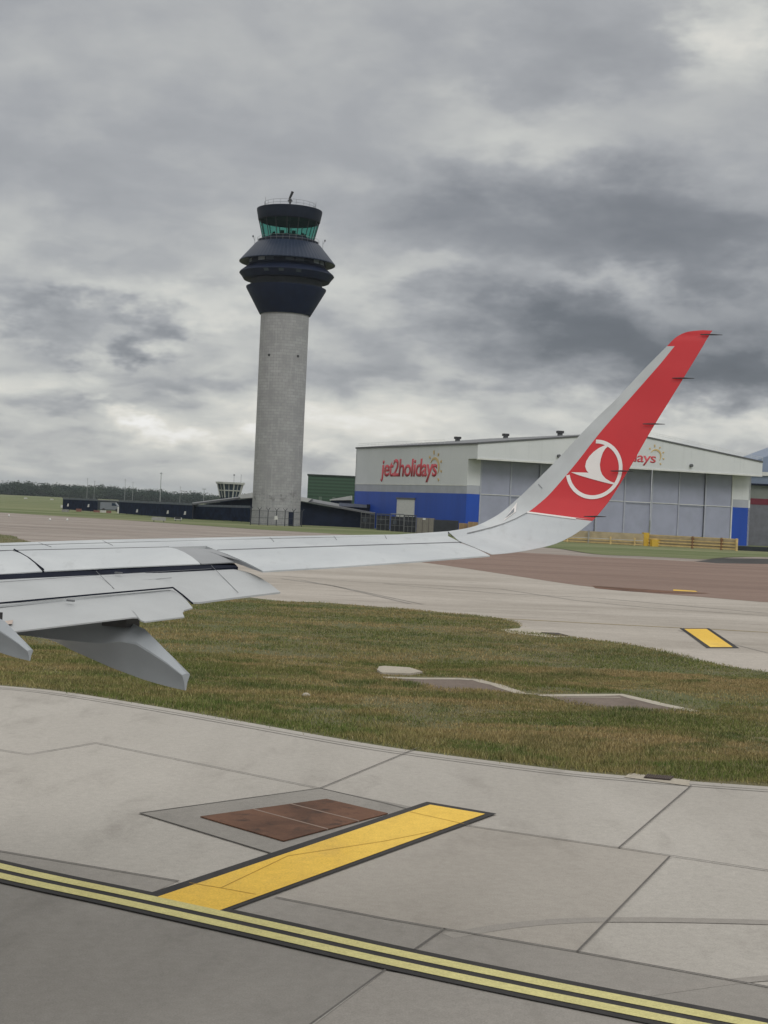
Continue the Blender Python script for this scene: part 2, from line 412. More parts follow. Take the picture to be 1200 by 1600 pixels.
sheet('stop_bar_border', g2([(667, 1252.5), (776, 1271), (345, 1427), (225, 1398)]), .048, M_black)
sheet('stop_bar_marking', g2([(672, 1257), (758, 1271.5), (338, 1424), (243, 1402)]), .053, M_yellow)
M_yd = ground_mat('dirty_yellow', C(.42, .25, .04), C(.5, .3, .05), C(.3, .18, .04), fine=40)
mb = MB()
for j in [((345, 1387), (450, 1337), (600, 1314), (690, 1296)), ((345, 1387), (400, 1397)), ((345, 1387), (296, 1379)), ((640, 1268), (725, 1287))]: strip(mb, pl(*j), .006, -.006, .0565)
o = mb.build('paint_cracks', M_yd); o['kind'] = 'structure'
# other marking on the far taxiway
sheet('far_marking_border', g2([(1062, 981.5), (1108, 981.5), (1155, 1012.5), (1104, 1012.5)]), .020, M_black)
sheet('far_marking', g2([(1069, 982.5), (1104, 982.5), (1145, 1011), (1110, 1011)]), .026, M_yellow)
sheet('faded_marking', g2([(1052, 921), (1086, 923), (1090, 924.8), (1052, 923)]), .026, M_yellow)
mb = MB()
strip(mb, pl((600, 956), (780, 966), (900, 972.5), (1065, 981)), .07, -.07, .020); strip(mb, pl((1110, 983), (1200, 988), (1400, 997)), .07, -.07, .020)
o = mb.build('centre_line', simple('faded_yellow', C(.36, .27, .10), .8)); o['kind'] = 'structure'
mb = MB()
for pts, wd in [(((440, 904), (520, 915), (640, 943)), .10), (((440, 900), (560, 909), (780, 920), (900, 938), (1010, 949), (1200, 962), (1400, 975)), .05),
                (((600, 912), (780, 927), (930, 934), (1200, 958)), .06), (((1060, 985), (1200, 1020), (1400, 1060)), .03), (((470, 906), (560, 923), (660, 944)), .06),
                (((0, 822), (100, 825), (230, 829), (400, 838)), .25), (((60, 832), (200, 838), (300, 843)), .2)]:
    strip(mb, pl(*pts), wd, -wd, .0185)
o = mb.build('tyre_tracks', M_track); o['kind'] = 'structure'
mb = MB()
for pts, wd in [(((940, 868), (1060, 876), (1130, 882), (1400, 897)), .12), (((1095, 878), (1060, 876)), .1)]: strip(mb, pl(*pts), wd, -wd, .0215)
o = mb.build('shoulder_line', M_kerb); o['kind'] = 'structure'
mb = MB()
for pts, wd in [(((700, 1462), (800, 1446), (900, 1438), (1020, 1437), (1200, 1441), (1400, 1450)), .09), (((960, 1560), (1060, 1545), (1200, 1528), (1400, 1520)), .07)]: strip(mb, [Vector(v) for v in spline(g2(pts), 6)], wd, -wd, .0345)
o = mb.build('skid_mark', ground_mat('skid', C(.27, .25, .228), C(.31, .288, .262), C(.33, .31, .28), stain_amt=.9)); o['kind'] = 'structure'
# verge edge of the far grass
mb = MB()
strip(mb, [Vector(p) for p in far_g], .5, -.25, .012)
o = mb.build('verge_edge', M_verge); o['kind'] = 'structure'
# old slabs in the island
sheet('old_slab', g2([(598, 1058), (745, 1061), (812, 1083), (780, 1081), (700, 1079), (625, 1066)]), .028, M_slab)
sheet('old_slab', g2([(860, 1089), (975, 1087), (1080, 1110), (1040, 1112), (950, 1108), (885, 1098)]), .028, M_slab)
mb = MB()
def wob(line, a=.04): return [p+Vector((random.uniform(-a, a), random.uniform(-a, a))) for p in line]
for pts, wd in [(((600, 1058), (660, 1060), (720, 1060.5), (745, 1062), (775, 1070), (812, 1083)), .16), (((812, 1083.5), (845, 1085)), .08),
                (((840, 1086), (900, 1086), (972, 1085.5), (1010, 1095), (1050, 1104), (1084, 1111)), .17), (((860, 1089), (968, 1089.5)), .05)]:
    strip(mb, wob(pl(*pts)), wd, -wd, .034)
o = mb.build('slab_edging', M_kerb); o['kind'] = 'structure'

# ------------------------------------------------------------------ grass blades
def inpoly(P, poly):
    x, y = P[:, 0], P[:, 1]; ins = np.zeros(len(P), bool); n = len(poly)
    for i in range(n):
        x1, y1 = poly[i]; x2, y2 = poly[(i+1) % n]
        c_ = ((y1 > y) != (y2 > y)); xi = (x2-x1)*(y-y1)/((y2-y1) if abs(y2-y1) > 1e-9 else 1e-9)+x1
        ins ^= c_ & (x < xi)
    return ins
islp = [tuple(p) for p in isl]
wedge = g2([(-60, 2000)])  # unused guard
def scatter(n, ymin, ymax, kx0=-.34, kx1=.34):
    u = rng.random(n); y = ymin+(ymax-ymin)*u; x = y*(kx0+(kx1-kx0)*rng.random(n))
    return np.stack([x, y], 1)
NB = 900000
P = np.concatenate([scatter(int(NB*.55), 20, 40), scatter(int(NB*.30), 36, 62), scatter(int(NB*.15), 58, 160)])
J = rng.normal(0, 1, P.shape)*np.array([.09, .09])*(.5+rng.random((len(P), 1))); keep = inpoly(P+J, islp); P = P[keep]
holes = [g2([(598, 1057), (660, 1058), (745, 1059.5), (780, 1070), (815, 1082), (845, 1084), (845, 1087), (790, 1082), (700, 1078), (625, 1066)]),
         g2([(842, 1084), (900, 1084), (975, 1083.5), (1088, 1110), (1040, 1112), (950, 1108), (885, 1098), (860, 1090)]),
         g2([(588, 1044), (660, 1048), (665, 1056), (590, 1054)])]
for h in holes: P = P[~inpoly(P+rng.normal(0, .13, P.shape), h)]
# bare soil shows beside the second slab
bare = g2([(960, 1078), (1040, 1080), (1130, 1102), (1120, 1112), (1080, 1110)])
ib = inpoly(P, bare); P = P[~(ib & (rng.random(len(P)) < .8))]
n = len(P)
freq = [(np.array([.31, .52]), 1.0), (np.array([-.8, .45]), 2.0), (np.array([1.3, -1.1]), .5), (np.array([2.1, 3.3]), 2.9), (np.array([-3.7, 4.1]), 1.7)]
def vnoise(P, scale, seed):
    r_ = np.random.default_rng(seed).random((256, 256)); q = P/scale; i = np.floor(q).astype(int); f = q-i; f = f*f*(3-2*f)
    g_ = lambda a, b: r_[(i[:, 0]+a) % 256, (i[:, 1]+b) % 256]
    return (g_(0, 0)*(1-f[:, 0])+g_(1, 0)*f[:, 0])*(1-f[:, 1])+(g_(0, 1)*(1-f[:, 0])+g_(1, 1)*f[:, 0])*f[:, 1]
clump = vnoise(P, .35, 1)*.5+vnoise(P, 1.3, 2)*.5; patch = vnoise(P*np.array([.6, 1]), 3.2, 3)*.6+vnoise(P, 1.1, 4)*.4
thin = (patch < .36) & (rng.random(len(P)) < .55); P = P[~thin]; clump = clump[~thin]; patch = patch[~thin]; n = len(P)
frn = np.array([list(p) for p in fr_g]); ed = np.full(n, 99.0)
for a_, b_ in zip(frn[:-1], frn[1:]):
    ab = b_-a_; t = np.clip(((P-a_)@ab)/(ab@ab), 0, 1); ed = np.minimum(ed, np.linalg.norm(P-(a_+t[:, None]*ab), axis=1))
edge = np.exp(-(ed/2.2)**2)
hmap = sum(np.sin(P@f+ph) for f, ph in freq)/5
dist = P[:, 1]
hgt = .8*(.035+.11*np.clip(clump-.25, 0, 1)+.03*edge)*(.5+.9*rng.random(n))*(.75+.5*patch); wid = .0038+.00017*dist
hgt *= np.where(dist > 60, .9, 1.0)
ang = rng.random(n)*2*np.pi; lean = rng.normal(0, .35, (n, 2))*hgt[:, None]
dx = np.cos(ang)*wid; dy = np.sin(ang)*wid
V = np.zeros((n, 3, 3), np.float32)
V[:, 0, 0] = P[:, 0]-dx; V[:, 0, 1] = P[:, 1]-dy; V[:, 0, 2] = .02
V[:, 1, 0] = P[:, 0]+dx; V[:, 1, 1] = P[:, 1]+dy; V[:, 1, 2] = .02
V[:, 2, 0] = P[:, 0]+lean[:, 0]; V[:, 2, 1] = P[:, 1]+lean[:, 1]; V[:, 2, 2] = .02+hgt
me = bpy.data.meshes.new('grass'); me.vertices.add(n*3); me.vertices.foreach_set('co', V.ravel())
me.loops.add(n*3); me.loops.foreach_set('vertex_index', np.arange(n*3, dtype=np.int32))
me.polygons.add(n); me.polygons.foreach_set('loop_start', np.arange(0, n*3, 3, dtype=np.int32))
a = me.attributes.new('rnd', 'FLOAT', 'FACE'); a.data.foreach_set('value', rng.random(n).astype(np.float32))
a = me.attributes.new('rnd2', 'FLOAT', 'FACE'); a.data.foreach_set('value', rng.random(n).astype(np.float32))
a = me.attributes.new('edge', 'FLOAT', 'FACE'); a.data.foreach_set('value', edge.astype(np.float32))
a = me.attributes.new('patch', 'FLOAT', 'FACE'); a.data.foreach_set('value', (patch*.7+clump*.3).astype(np.float32))
me.update(); me.validate()
o = bpy.data.objects.new('grass', me); col.objects.link(o); me.materials.append(M_grass)
tag(o, 'green and straw coloured rough grass on the island between the taxiways', 'grass', kind='stuff')

# ------------------------------------------------------------------ aircraft wing
PHI = R(28.6)
SP = Vector((math.sin(PHI), math.cos(PHI), 0)); FW = Vector((-math.cos(PHI), math.sin(PHI), 0))
UT = 15.2
def vle(u): return 7.7+.52*(UT-u)
def vte(u): return 6.1+.25*(UT-u)
def W(px, py, c):                                  # wing point: pixel ray meets the vertical plane over chord line c
    f = lambda u: vle(u)+(vte(u)-vle(u))*c
    p0 = SP*UT+FW*f(UT); p1 = SP*(UT-5)+FW*f(UT-5)
    nrm = (p1-p0).cross(Vector((0, 0, 1))); d = ray(px, py)
    return CAMP + d*((p0-CAMP).dot(nrm)/d.dot(nrm))
def WU(px, py, u):                                 # pixel ray meets the plane span = u
    d = ray(px, py); return CAMP + d*(u/d.dot(SP))
def lerp_poly(pts, x):
    if x <= pts[0][0]: a, b_ = pts[0], pts[1]
    elif x >= pts[-1][0]: a, b_ = pts[-2], pts[-1]
    else:
        for a, b_ in zip(pts[:-1], pts[1:]):
            if a[0] <= x <= b_[0]: break
    t = (x-a[0])/(b_[0]-a[0]); return [p+(q-p)*t for p, q in zip(a, b_)]

m, nt, b = newmat('wing_paint'); M_wing = m
q = posn(nt, (1, 1, 1), obj=True)
c = mixc(nt, ramp(nt, noise_(nt, q, .9, 5, .6, .5), .35, .7), C(.47, .495, .515), C(.555, .58, .595))
c = mixc(nt, math_(nt, 'MULTIPLY', ramp(nt, noise_(nt, posn(nt, (3, 1, 1), PHI, obj=True), 2.2, 6, .7), .54, .72), .45), c, C(.36, .375, .385))
nt.links.new(c, b.inputs['Base Color']); b.inputs['Roughness'].default_value = .42
M_wing2 = simple('wing_flap_paint', C(.41, .425, .435), .45, .07, 1.5)
M_grey = simple('wing_grey_panel', C(.27, .28, .295), .5, .08, 2.0)
M_cove = simple('cove_shade_and_seams', C(.010, .013, .024), .9, .2, 4)  # near black puts the cove's shadow into the colour; seals and seams share it
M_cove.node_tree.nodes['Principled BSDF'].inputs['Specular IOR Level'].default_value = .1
M_slat = simple('edge_paint', C(.50, .52, .53), .4, .08, 2.0)
M_redp = simple('red_paint', C(.58, .028, .036), .26, .04, 1.5)
M_whitep = simple('white_marking', C(.80, .76, .74), .45, .03, 2)
M_fair = simple('fairing_paint', C(.33, .355, .38), .4, .06, 2.0)
M_seal = simple('panel_sealant', C(.16, .165, .175), .7, .1, 3)
M_darkmetal = simple('dark_metal', C(.03, .03, .033), .5, .1, 5)

LE = [(-500, 863, 0), (-300, 857, 0), (0, 848.5, 0), (150, 843.5, 0), (350, 839.5, 0), (475, 837, 0), (627, 835, 0), (700, 830, 0)]
L1 = [(-500, 874, .14), (0, 852.5, .14), (350, 842.5, .14), (627, 836.5, .14), (705, 832.5, .14)]
L2 = [(-500, 882, .34), (0, 856.5, .34), (264, 850, .34), (450, 846, .34), (640, 840.5, .34), (710, 837, .34)]
L3 = [(-500, 886, .50), (0, 860.5, .50), (264, 854.5, .50), (322, 853, .50), (337, 859.3, .60), (460, 855.3, .60), (723, 847.3, .60)]
wing = thing('airliner_wing', 'white airliner wing with extended flaps and a tall red winglet in the foreground', 'aircraft wing', tuple(W(300, 860, .5)))
xs = sorted(set(list(range(-500, 700, 40))+[264, 322, 337]))
def rail(L, xx):
    v = lerp_poly(L, xx); return W(v[0] if False else xx, v[1], v[2])
def solid(name, rows, mat, thick=.04, parent=wing, smooth=False, dirn=(0, 0, -1), taper=True):
    """rows: rails of top points; adds an underside offset by thick"""
    nr, nc = len(rows), len(rows[0]); vs = [p for r in rows for p in r]; d = Vector(dirn)
    for i, r in enumerate(rows):
        k = math.sin(math.pi*(i+.0001)/(nr-1))*.7+.3 if taper else 1
        vs += [p+d*thick*k for p in r]
    n = nr*nc; fs = []
    for i in range(nr-1):
        for j in range(nc-1):
            a_ = i*nc+j; fs.append((a_, a_+nc, a_+nc+1, a_+1)); fs.append((n+a_, n+a_+1, n+a_+nc+1, n+a_+nc))
    for j in range(nc-1):
        fs.append((j, j+1, n+j+1, n+j)); a_ = (nr-1)*nc+j; fs.append((a_+1, a_, n+a_, n+a_+1))
    for i in range(nr-1):
        a_ = i*nc; fs.append((a_+nc, a_, n+a_, n+a_+nc)); a_ = i*nc+nc-1; fs.append((a_, a_+nc, n+a_+nc, n+a_))
    o = mesh_obj(name, vs, fs, mat, parent)
    bm = bmesh.new(); bm.from_mesh(o.data); bmesh.ops.recalc_face_normals(bm, faces=bm.faces); bm.to_mesh(o.data); bm.free()
    if smooth: o.data.shade_smooth_by_angle(R(30)) if hasattr(o.data, 'shade_smooth_by_angle') else None
    return o
def smooth30(o):
    me = o.data; me.shade_smooth()
    bm = bmesh.new(); bm.from_mesh(me)
    for e in bm.edges:
        if len(e.link_faces) == 2 and e.calc_face_angle(0) > R(30): e.smooth = False
    bm.to_mesh(me); bm.free(); return o
rows = [[rail(L, xx) for xx in xs+[700]] for L in (LE, L1, L2)]
# third rail ends at the aileron's outer hinge corner
r3 = [rail(L3, xx) for xx in xs]+[W(719, 847, .60)]
smooth30(solid('wing_box', rows+[r3], M_wing, .22))
def quads(name, A, B, mat, thick=.03, n=8, mid=None, sm=True, parent=wing):
    """panel between pixel polylines A (front) and B (rear); each point (px,py,c)"""
    def res(L, k):
        T = [0]
        for p, q_ in zip(L[:-1], L[1:]): T.append(T[-1]+math.hypot(q_[0]-p[0], q_[1]-p[1]))
        o = []
        for i in range(k+1):
            s_ = T[-1]*i/k
            for j in range(len(L)-1):
                if s_ <= T[j+1]+1e-9: break
            t = (s_-T[j])/max(1e-9, T[j+1]-T[j]); o.append([p+(q_-p)*t for p, q_ in zip(L[j], L[j+1])])
        return o
    a_, b_ = res(A, n), res(B, n)
    PA = [W(*p) for p in a_]; PB = [W(*p) for p in b_]
    rows = []
    nn = 4
    for i in range(nn+1):
        t = i/nn; rows.append([p.lerp(q_, t)+Vector((0, 0, (mid or 0)*4*t*(1-t))) for p, q_ in zip(PA, PB)])
    return smooth30(solid(name, rows, mat, thick, parent))
# spoilers
quads('spoiler', [(-260, 874, .505), (19.5, 860.3, .505)], [(-214, 911, .76), (66, 892.3, .76)], M_wing, .03, mid=.03)
quads('spoiler', [(22, 860.3, .505), (263, 854.9, .505)], [(69.5, 892.2, .76), (180, 886.5, .76), (313, 880.8, .76)], M_wing, .03, mid=.03)
quads('spoiler', [(-520, 888, .505), (-263, 874.3, .505)], [(-480, 930, .76), (-218, 911.3, .76)], M_wing, .03, mid=.03)
quads('fixed_panel', [(265, 854.9, .505), (336, 858.5, .59)], [(315, 880.8, .76), (375, 877.5, .78), (408, 891.5, .99)], M_grey, .03)
quads('aileron', [(339, 860, .605), (460, 855.9, .605), (600, 851.5, .605), (717, 847.8, .605)], [(411, 892.3, 1.0), (520, 886, 1.0), (650, 877, 1.0), (765.5, 868, 1.0)], M_wing, .045, n=10, mid=.012)
# cove under the spoilers, its shadow painted in as a near-black strip
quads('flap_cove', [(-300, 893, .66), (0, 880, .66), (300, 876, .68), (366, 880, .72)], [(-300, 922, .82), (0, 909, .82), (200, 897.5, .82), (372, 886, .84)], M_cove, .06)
# flaps
quads('flap', [(-300, 920, .80), (0, 905.5, .80), (180, 896.5, .80), (318, 888.5, .80), (356, 886, .80), (376, 891, .82)],
      [(-300, 966, 1.04), (0, 946, 1.04), (268, 921, 1.02), (303, 942, 1.10), (370, 933, 1.09), (438, 925, 1.08)], M_wing2, .05, n=70, mid=.03)
quads('flap_tab', [(-300, 970, 1.02), (0, 947.5, 1.02), (140, 934, 1.02), (269, 922.7, 1.02)],
      [(-300, 1018, 1.22), (0, 989, 1.22), (214, 963.5, 1.20), (223, 971.5, 1.24), (288, 963.5, 1.24), (284, 954.5, 1.20), (301, 949.5, 1.16)], M_wing2, .035, n=90, mid=.02)
# thin sealant line in front of the tab and along the wing skin
def tubeline(name, pts, r, mat, parent=wing, zoff=0):
    mb = MB(); P_ = [W(*p)+Vector((0, 0, zoff)) for p in pts]
    for a_, b_ in zip(P_[:-1], P_[1:]): mb.tube(a_, b_, r, n=5)
    return mb.build(name, mat, parent)
tubeline('flap_gap_seal', [(-300, 968.5, 1.03), (0, 946.6, 1.03), (140, 933.6, 1.03), (270, 921.9, 1.03), (286, 934, 1.08), (301, 947, 1.13)], .007, M_cove, zoff=.02)
tubeline('skin_joint', [(-300, 874.7, .502), (0, 860.3, .502), (264, 854.6, .502)], .004, M_seal)
tubeline('skin_joint', [(718, 847.2, .61), (742, 857.6, .8), (762, 866.2, .97)], .009, M_cove, zoff=-.012)
tubeline('skin_joint', [(340, 859.6, .603), (460, 855.4, .603), (722, 847.2, .603)], .006, M_seal)
tubeline('skin_joint', [(0, 853.2, .17), (240, 846.8, .17), (470, 840.8, .17), (640, 838, .17)], .0025, M_seal, zoff=.004)
tubeline('skin_joint', [(22, 860.5, .51), (46, 875, .64), (68, 892, .76)], .007, M_cove, zoff=.012)
for xa, xb in ((60, 80), (160, 176), (420, 428), (520, 526), (600, 604)):      # chordwise skin seams
    tubeline('skin_joint', [(xa, lerp_poly(LE, xa)[1]+1.5, .03), (xa+(xb-xa)*.4, lerp_poly(L1, xa)[1]+.2, .15), (xb, lerp_poly(L2, xb)[1]+.3, .35)], .0022, M_seal, zoff=.003)
for xa, ya, xb, yb, ca, cb in ((470, 855.8, 486, 887, .61, .97), (640, 850.5, 662, 874.5, .61, .97)): pass
for pts in ([(150, 897.5, .83), (178, 925, .99)], [(330, 888.5, .83), (372, 931, 1.07)], [(-60, 912, .83), (-30, 945, 1.02)], [(20, 930, .93), (140, 918.5, .93), (268, 908, .93)],
            [(0, 915, .86), (160, 903.5, .86), (330, 893.5, .86)]):
    tubeline('skin_joint', pts, .0022, M_seal, zoff=.028)
for px, py, c_ in ((185, 902, .86), (110, 946, 1.08), (30, 944, 1.0)):
    p = W(px, py, c_)+Vector((0, 0, .03)); MB().box(p, .07, .018, .014, -PHI).build('access_fastener', M_seal, wing)
for px, py, c_ in ((30, 851, .1), (52, 853.5, .2)):
    pass
quads('placard', [(2, 977.5, 1.16), (20, 975.2, 1.16)], [(1, 983.5, 1.19), (19, 981, 1.19)], simple('faded_orange_placard', C(.44, .36, .31), .6, .2, 14), .004, n=4, mid=.0).location.z += .03
# winglet
SEC = [ # LE, strip, TE, span
 ((700, 830), (717, 845.2), (768, 866.2), 15.20), ((728, 825.5), (747, 833.5), (800, 863.5), 15.42), ((749, 819.5), (768, 824.5), (833, 858), 15.62), ((770, 809), (788, 818), (868, 849.5), 15.80),
 ((783, 801), (805, 811), (899, 834), 15.93), ((793, 793), (824, 801), (925, 814), 16.03), ((809, 779), (844, 785.5), (942, 795), 16.10),
 ((828, 761), (863, 767.5), (957, 775), 16.16), ((867, 722), (900, 724), (985, 729), 16.26), ((906, 680), (933, 681.5), (1010, 685), 16.35),
 ((935, 650), (959, 651), (1028.5, 654), 16.42), ((962.5, 624), (982, 625), (1046, 626), 16.48), ((1001, 582.5), (1019, 583), (1072.5, 583), 16.56),
 ((1019, 564), (1035, 564.5), (1083.5, 565), 16.60), ((1042, 541), (1054, 541), (1098, 541), 16.65), ((1051, 531.5), (1064, 531.5), (1103, 532), 16.67),
 ((1060, 524.5), (1073, 524.5), (1107.5, 525), 16.69), ((1075, 518.3), (1085, 518.8), (1110.5, 520), 16.70), ((1098, 515.8), (1102, 516), (1113, 516.6), 16.71)]
cs = [0, .04, .3, 1.0]
rowsP = []; px_mid = []
NSUB = 3
def secinterp(t):
    i = min(int(t), len(SEC)-2); f = t-i
    def cr4(g):
        a_ = g(SEC[max(0, i-1)]); b_ = g(SEC[i]); c_ = g(SEC[i+1]); d_ = g(SEC[min(len(SEC)-1, i+2)])
        return .5*((2*b_)+(c_-a_)*f+(2*a_-5*b_+4*c_-d_)*f*f+(3*b_-a_-3*c_+d_)*f**3)
    return [tuple(cr4(lambda s, k=k, j=j: s[k][j]) for j in (0, 1)) for k in (0, 1, 2)]+[cr4(lambda s: s[3])]
mids = []
ts = [i/NSUB for i in range((len(SEC)-1)*NSUB+1)]
for t in ts:
    le, st, te, u = secinterp(t)
    if t < 1e-6: A_, S_, T_ = W(*le, 0), W(*st, .58), W(*te, 1.0)
    else:
        A_, S_, T_ = WU(*le, u), WU(*st, u), WU(*te, u)
        if t < 3:                                   # blend out of the wing plane
            k = t/3; k = k*k*(3-2*k)
            wA, wS, wT = W(*le, 0), W(*st, .58-.33*min(1, t/1.5)), W(*te, 1.0)
            A_, S_, T_ = wA.lerp(A_, k), wS.lerp(S_, k), wT.lerp(T_, k)
    mids.append((A_, S_, T_))
vs, fs, mi = [], [], []
cols_ = [0, .33, .66, 1, 1.17, 1.34, 1.5, 1.67, 1.84, 2]
def at(row, c_): return row[0].lerp(row[1], c_) if c_ <= 1 else row[1].lerp(row[2], c_-1)
nC = len(cols_)
for side in (0, 1):
    for i, row in enumerate(mids):
        ch = (row[2]-row[0]); nx = mids[min(i+1, len(mids)-1)]; pv = mids[max(0, i-1)]
        nrm = ch.cross(nx[1]-pv[1]).normalized()
        if nrm.dot(CAMP-row[1]) < 0: nrm = -nrm
        for c_ in cols_:
            f = (at(row, c_)-row[0]).length/max(ch.length, 1e-6)
            th = .004+min(1, ts[i]/2.5+.03)*.055*ch.length*(2.2*math.sqrt(max(f, 0))*(1-f)**.9)
            vs.append(at(row, c_)+nrm*(-th if side else 0.0))   # flat camera side, bulged outboard side
n1 = len(mids)*nC
for side in (0, 1):
    for i in range(len(mids)-1):
        for j in range(nC-1):
            a_ = side*n1+i*nC+j; q_ = (a_, a_+1, a_+nC+1, a_+nC)
            fs.append(q_ if not side else q_[::-1])
            t = (ts[i]+ts[i+1])/2; red = t > 5 and (cols_[j] >= 1 or t > 14)
            mi.append(1 if red else (0 if (cols_[j] >= 1 or t < 2) else 2))
for i in range(len(mids)-1):
    for j in (0, nC-1):
        a_ = i*nC+j; fs.append((a_, a_+nC, n1+a_+nC, n1+a_)); t = (ts[i]+ts[i+1])/2
        mi.append(1 if (t > 5 and (j or t > 14)) else 0)
for i in (0, len(mids)-1):
    fs.append(tuple(i*nC+j for j in range(nC))+tuple(n1+i*nC+j for j in reversed(range(nC)))); mi.append(1 if i else 0)
wl = mesh_obj('winglet', vs, fs, None, wing, mats=[M_wing, M_redp, M_slat], mi=mi)
wl['label'] = 'upswept winglet painted red with a white leading edge'
bm = bmesh.new(); bm.from_mesh(wl.data); bmesh.ops.remove_doubles(bm, verts=bm.verts, dist=1e-5); bmesh.ops.recalc_face_normals(bm, faces=bm.faces); bm.to_mesh(wl.data); bm.free()
smooth30(wl)
bvh = BVHTree.FromPolygons([v for v in vs], [f for f in fs])
def decal(name, px_poly, mat, parent, offs=.006, sub=2):
    """flat paint shape laid on the winglet skin"""
    v2 = [Vector((x, y, 0)) for x, y in px_poly]
    tr = tessellate_polygon([v2]); bm = bmesh.new()
    bv = [bm.verts.new(v) for v in v2]
    for t in tr:
        try: bm.faces.new([bv[i] for i in t])
        except ValueError: pass
    for _ in range(sub): bmesh.ops.subdivide_edges(bm, edges=[e for e in bm.edges if e.calc_length() > 4], cuts=1, use_grid_fill=False)
    bmesh.ops.triangulate(bm, faces=bm.faces)
    for v in bm.verts:
        d = ray(v.co.x, v.co.y).normalized(); hit = bvh.ray_cast(CAMP, d)
        p, nn = (hit[0], hit[1]) if hit[0] is not None else (WU(v.co.x, v.co.y, 16.3), -SP)
        if nn.dot(d) > 0: nn = -nn
        v.co = p+nn*offs
    me = bpy.data.meshes.new(name); bm.to_mesh(me); bm.free()
    return decal_obj(name, me, mat, parent)
def decal_obj(name, me, mat, parent):
    o = bpy.data.objects.new(name, me); col.objects.link(o); me.materials.append(mat); o.parent = parent
    me.transform(Matrix.Translation(-Vector(world_loc(parent)))); return o
cx0, cy0 = 928.7, 733.6
def ringpt(a_, k): return (cx0+k*44.2*math.cos(a_), cy0+k*(-3.5*math.cos(a_)-46.4*math.sin(a_)))
def okp(p): return p[0] > 943-(p[1]-670)*73/86+1.5
A_ = [2*math.pi*i/96 for i in range(96)]
good = [okp(ringpt(a, 1.0)) and okp(ringpt(a, .875)) for a in A_]
st = next(i for i in range(96) if good[i] and not good[i-1])
seq = []
i = st
while good[i % 96] and len(seq) < 96: seq.append(A_[i % 96]); i += 1
decal('emblem', [ringpt(a, 1.0) for a in seq]+[ringpt(a, .872) for a in seq[::-1]], M_whitep, wl)
bird = [(800, 250), (740, 265), (660, 302), (580, 360), (510, 432), (462, 510), (446, 590), (465, 650), (498, 688), (360, 684), (225, 681), (330, 722), (430, 752), (560, 790), (700, 828), (830, 860), (890, 872), (905, 848),
        (840, 825), (765, 780), (712, 720), (685, 650), (675, 560), (690, 470), (720, 380), (760, 315), (805, 275)]
decal('emblem', [(870+x/10, 670+y/10) for x, y in bird], M_whitep, wl)
# thin pale line under the red field and the small light window in the leading edge
decal('marking_line', [(824, 799.5), (925, 812.6), (924.3, 815.2), (824, 802)], M_whitep, wl, .008)
for A_, B_ in (((730, 834.0), (742, 831.3)), ((742, 831.3), (768, 824.8)), ((768, 824.8), (788, 818.3)), ((788, 818.3), (805, 811.3)), ((805, 811.3), (824, 801.5))):
    decal('skin_joint', [(A_[0], A_[1]-.5), (B_[0], B_[1]-.5), (B_[0], B_[1]+.6), (A_[0], A_[1]+.6)], M_seal, wl, .008)
decal('skin_joint', [(841, 757), (842, 756.4), (848, 763), (847.2, 763.6)], M_seal, wl, .008)
M_lens = simple('lens', C(.22, .24, .26), .15, .1, 5)
decal('light_frame', [(786, 815), (808, 785), (806, 800), (789, 812.5)], M_whitep, wl, .006)
decal('light_lens', [(789, 811), (804, 794), (803, 801), (792, 809)], M_lens, wl, .012)
for (x, y) in [(1108, 523), (1064, 591), (1018, 662.5), (968, 736), (926, 807)]:
    u = 16.05+(814-y)/300*.65
    a_ = WU(x-13, y, u)-SP*.012; b_ = WU(x+5, y, u)-SP*.01; c_ = WU(x+21, y+.3, u)
    MB().tube(a_, b_, .006, .009, 6).tube(b_, c_, .009, .003, 6).build('static_wick', M_darkmetal, wl)
# flap track fairings
uf = W(232, 972, 1.2).dot(SP)
def vz(px, py, u): p = WU(px, py, u); return (p.dot(FW), p.z)
keel = [vz(x, y, uf) for x, y in [(63, 985), (110, 1013), (145, 1029), (180, 1045), (222, 1061), (256, 1071.5), (272, 1075)]]
ridge = [vz(x, y, uf-.12) for x, y in [(150, 962), (175, 981), (205, 1000), (222, 1012), (248, 1031), (268, 1048), (276, 1056)]]
def cv(L, v):                                      # interpolate z by v with linear ends
    L = sorted(L); return lerp_poly(L, v)[1]
v_tail = min(keel[-1][0], ridge[-1][0]); v_nose = v_tail+3.0; ZCAP = W(214, 966, 1.2).z-.05
fair = thing('flap_track_fairing', None, None); del_ = None
fair.parent = wing
base_p = SP*uf+FW*(v_tail+1.5); base_p.z = 3.2
fair.location = base_p-Vector(wing.location)
vs, fs = [], []; NS = 22; NR = 14
for i in range(NS+1):
    t = i/NS; v = v_tail+(v_nose-v_tail)*t
    zb = cv(keel, v); zt = cv(ridge, v)
    if v > keel[0][0]: zb = keel[0][1]+(v-keel[0][0])*.02
    crown = .16*min(1, t*4+.05); zt = min(zt, ZCAP-crown); zb = min(zb, zt-.02)
    hw = (.05+.17*min(1, t*2.4))*(1 if t < .7 else math.sqrt(max(.02, 1-((t-.7)/.3)**2)))
    if t > .7: zb = zb+(zt-zb)*((t-.7)/.3)*.8
    crown = .16*min(1, t*4+.05)
    H_ = zt-zb
    prof = [(0, zb), (-.16, zb+.02*H_), (-.42, zb+.5*H_), (-.97, zb+.94*H_), (-.95, zt), (-.55, zt+crown*.5), (0, zt+crown), (.55, zt+crown*.5), (.95, zt), (.97, zb+.94*H_), (.42, zb+.5*H_), (.16, zb+.02*H_)]
    for (a_, z) in prof: p = SP*(uf+a_*hw)+FW*v; vs.append(Vector((p.x, p.y, z)))
NR = 12
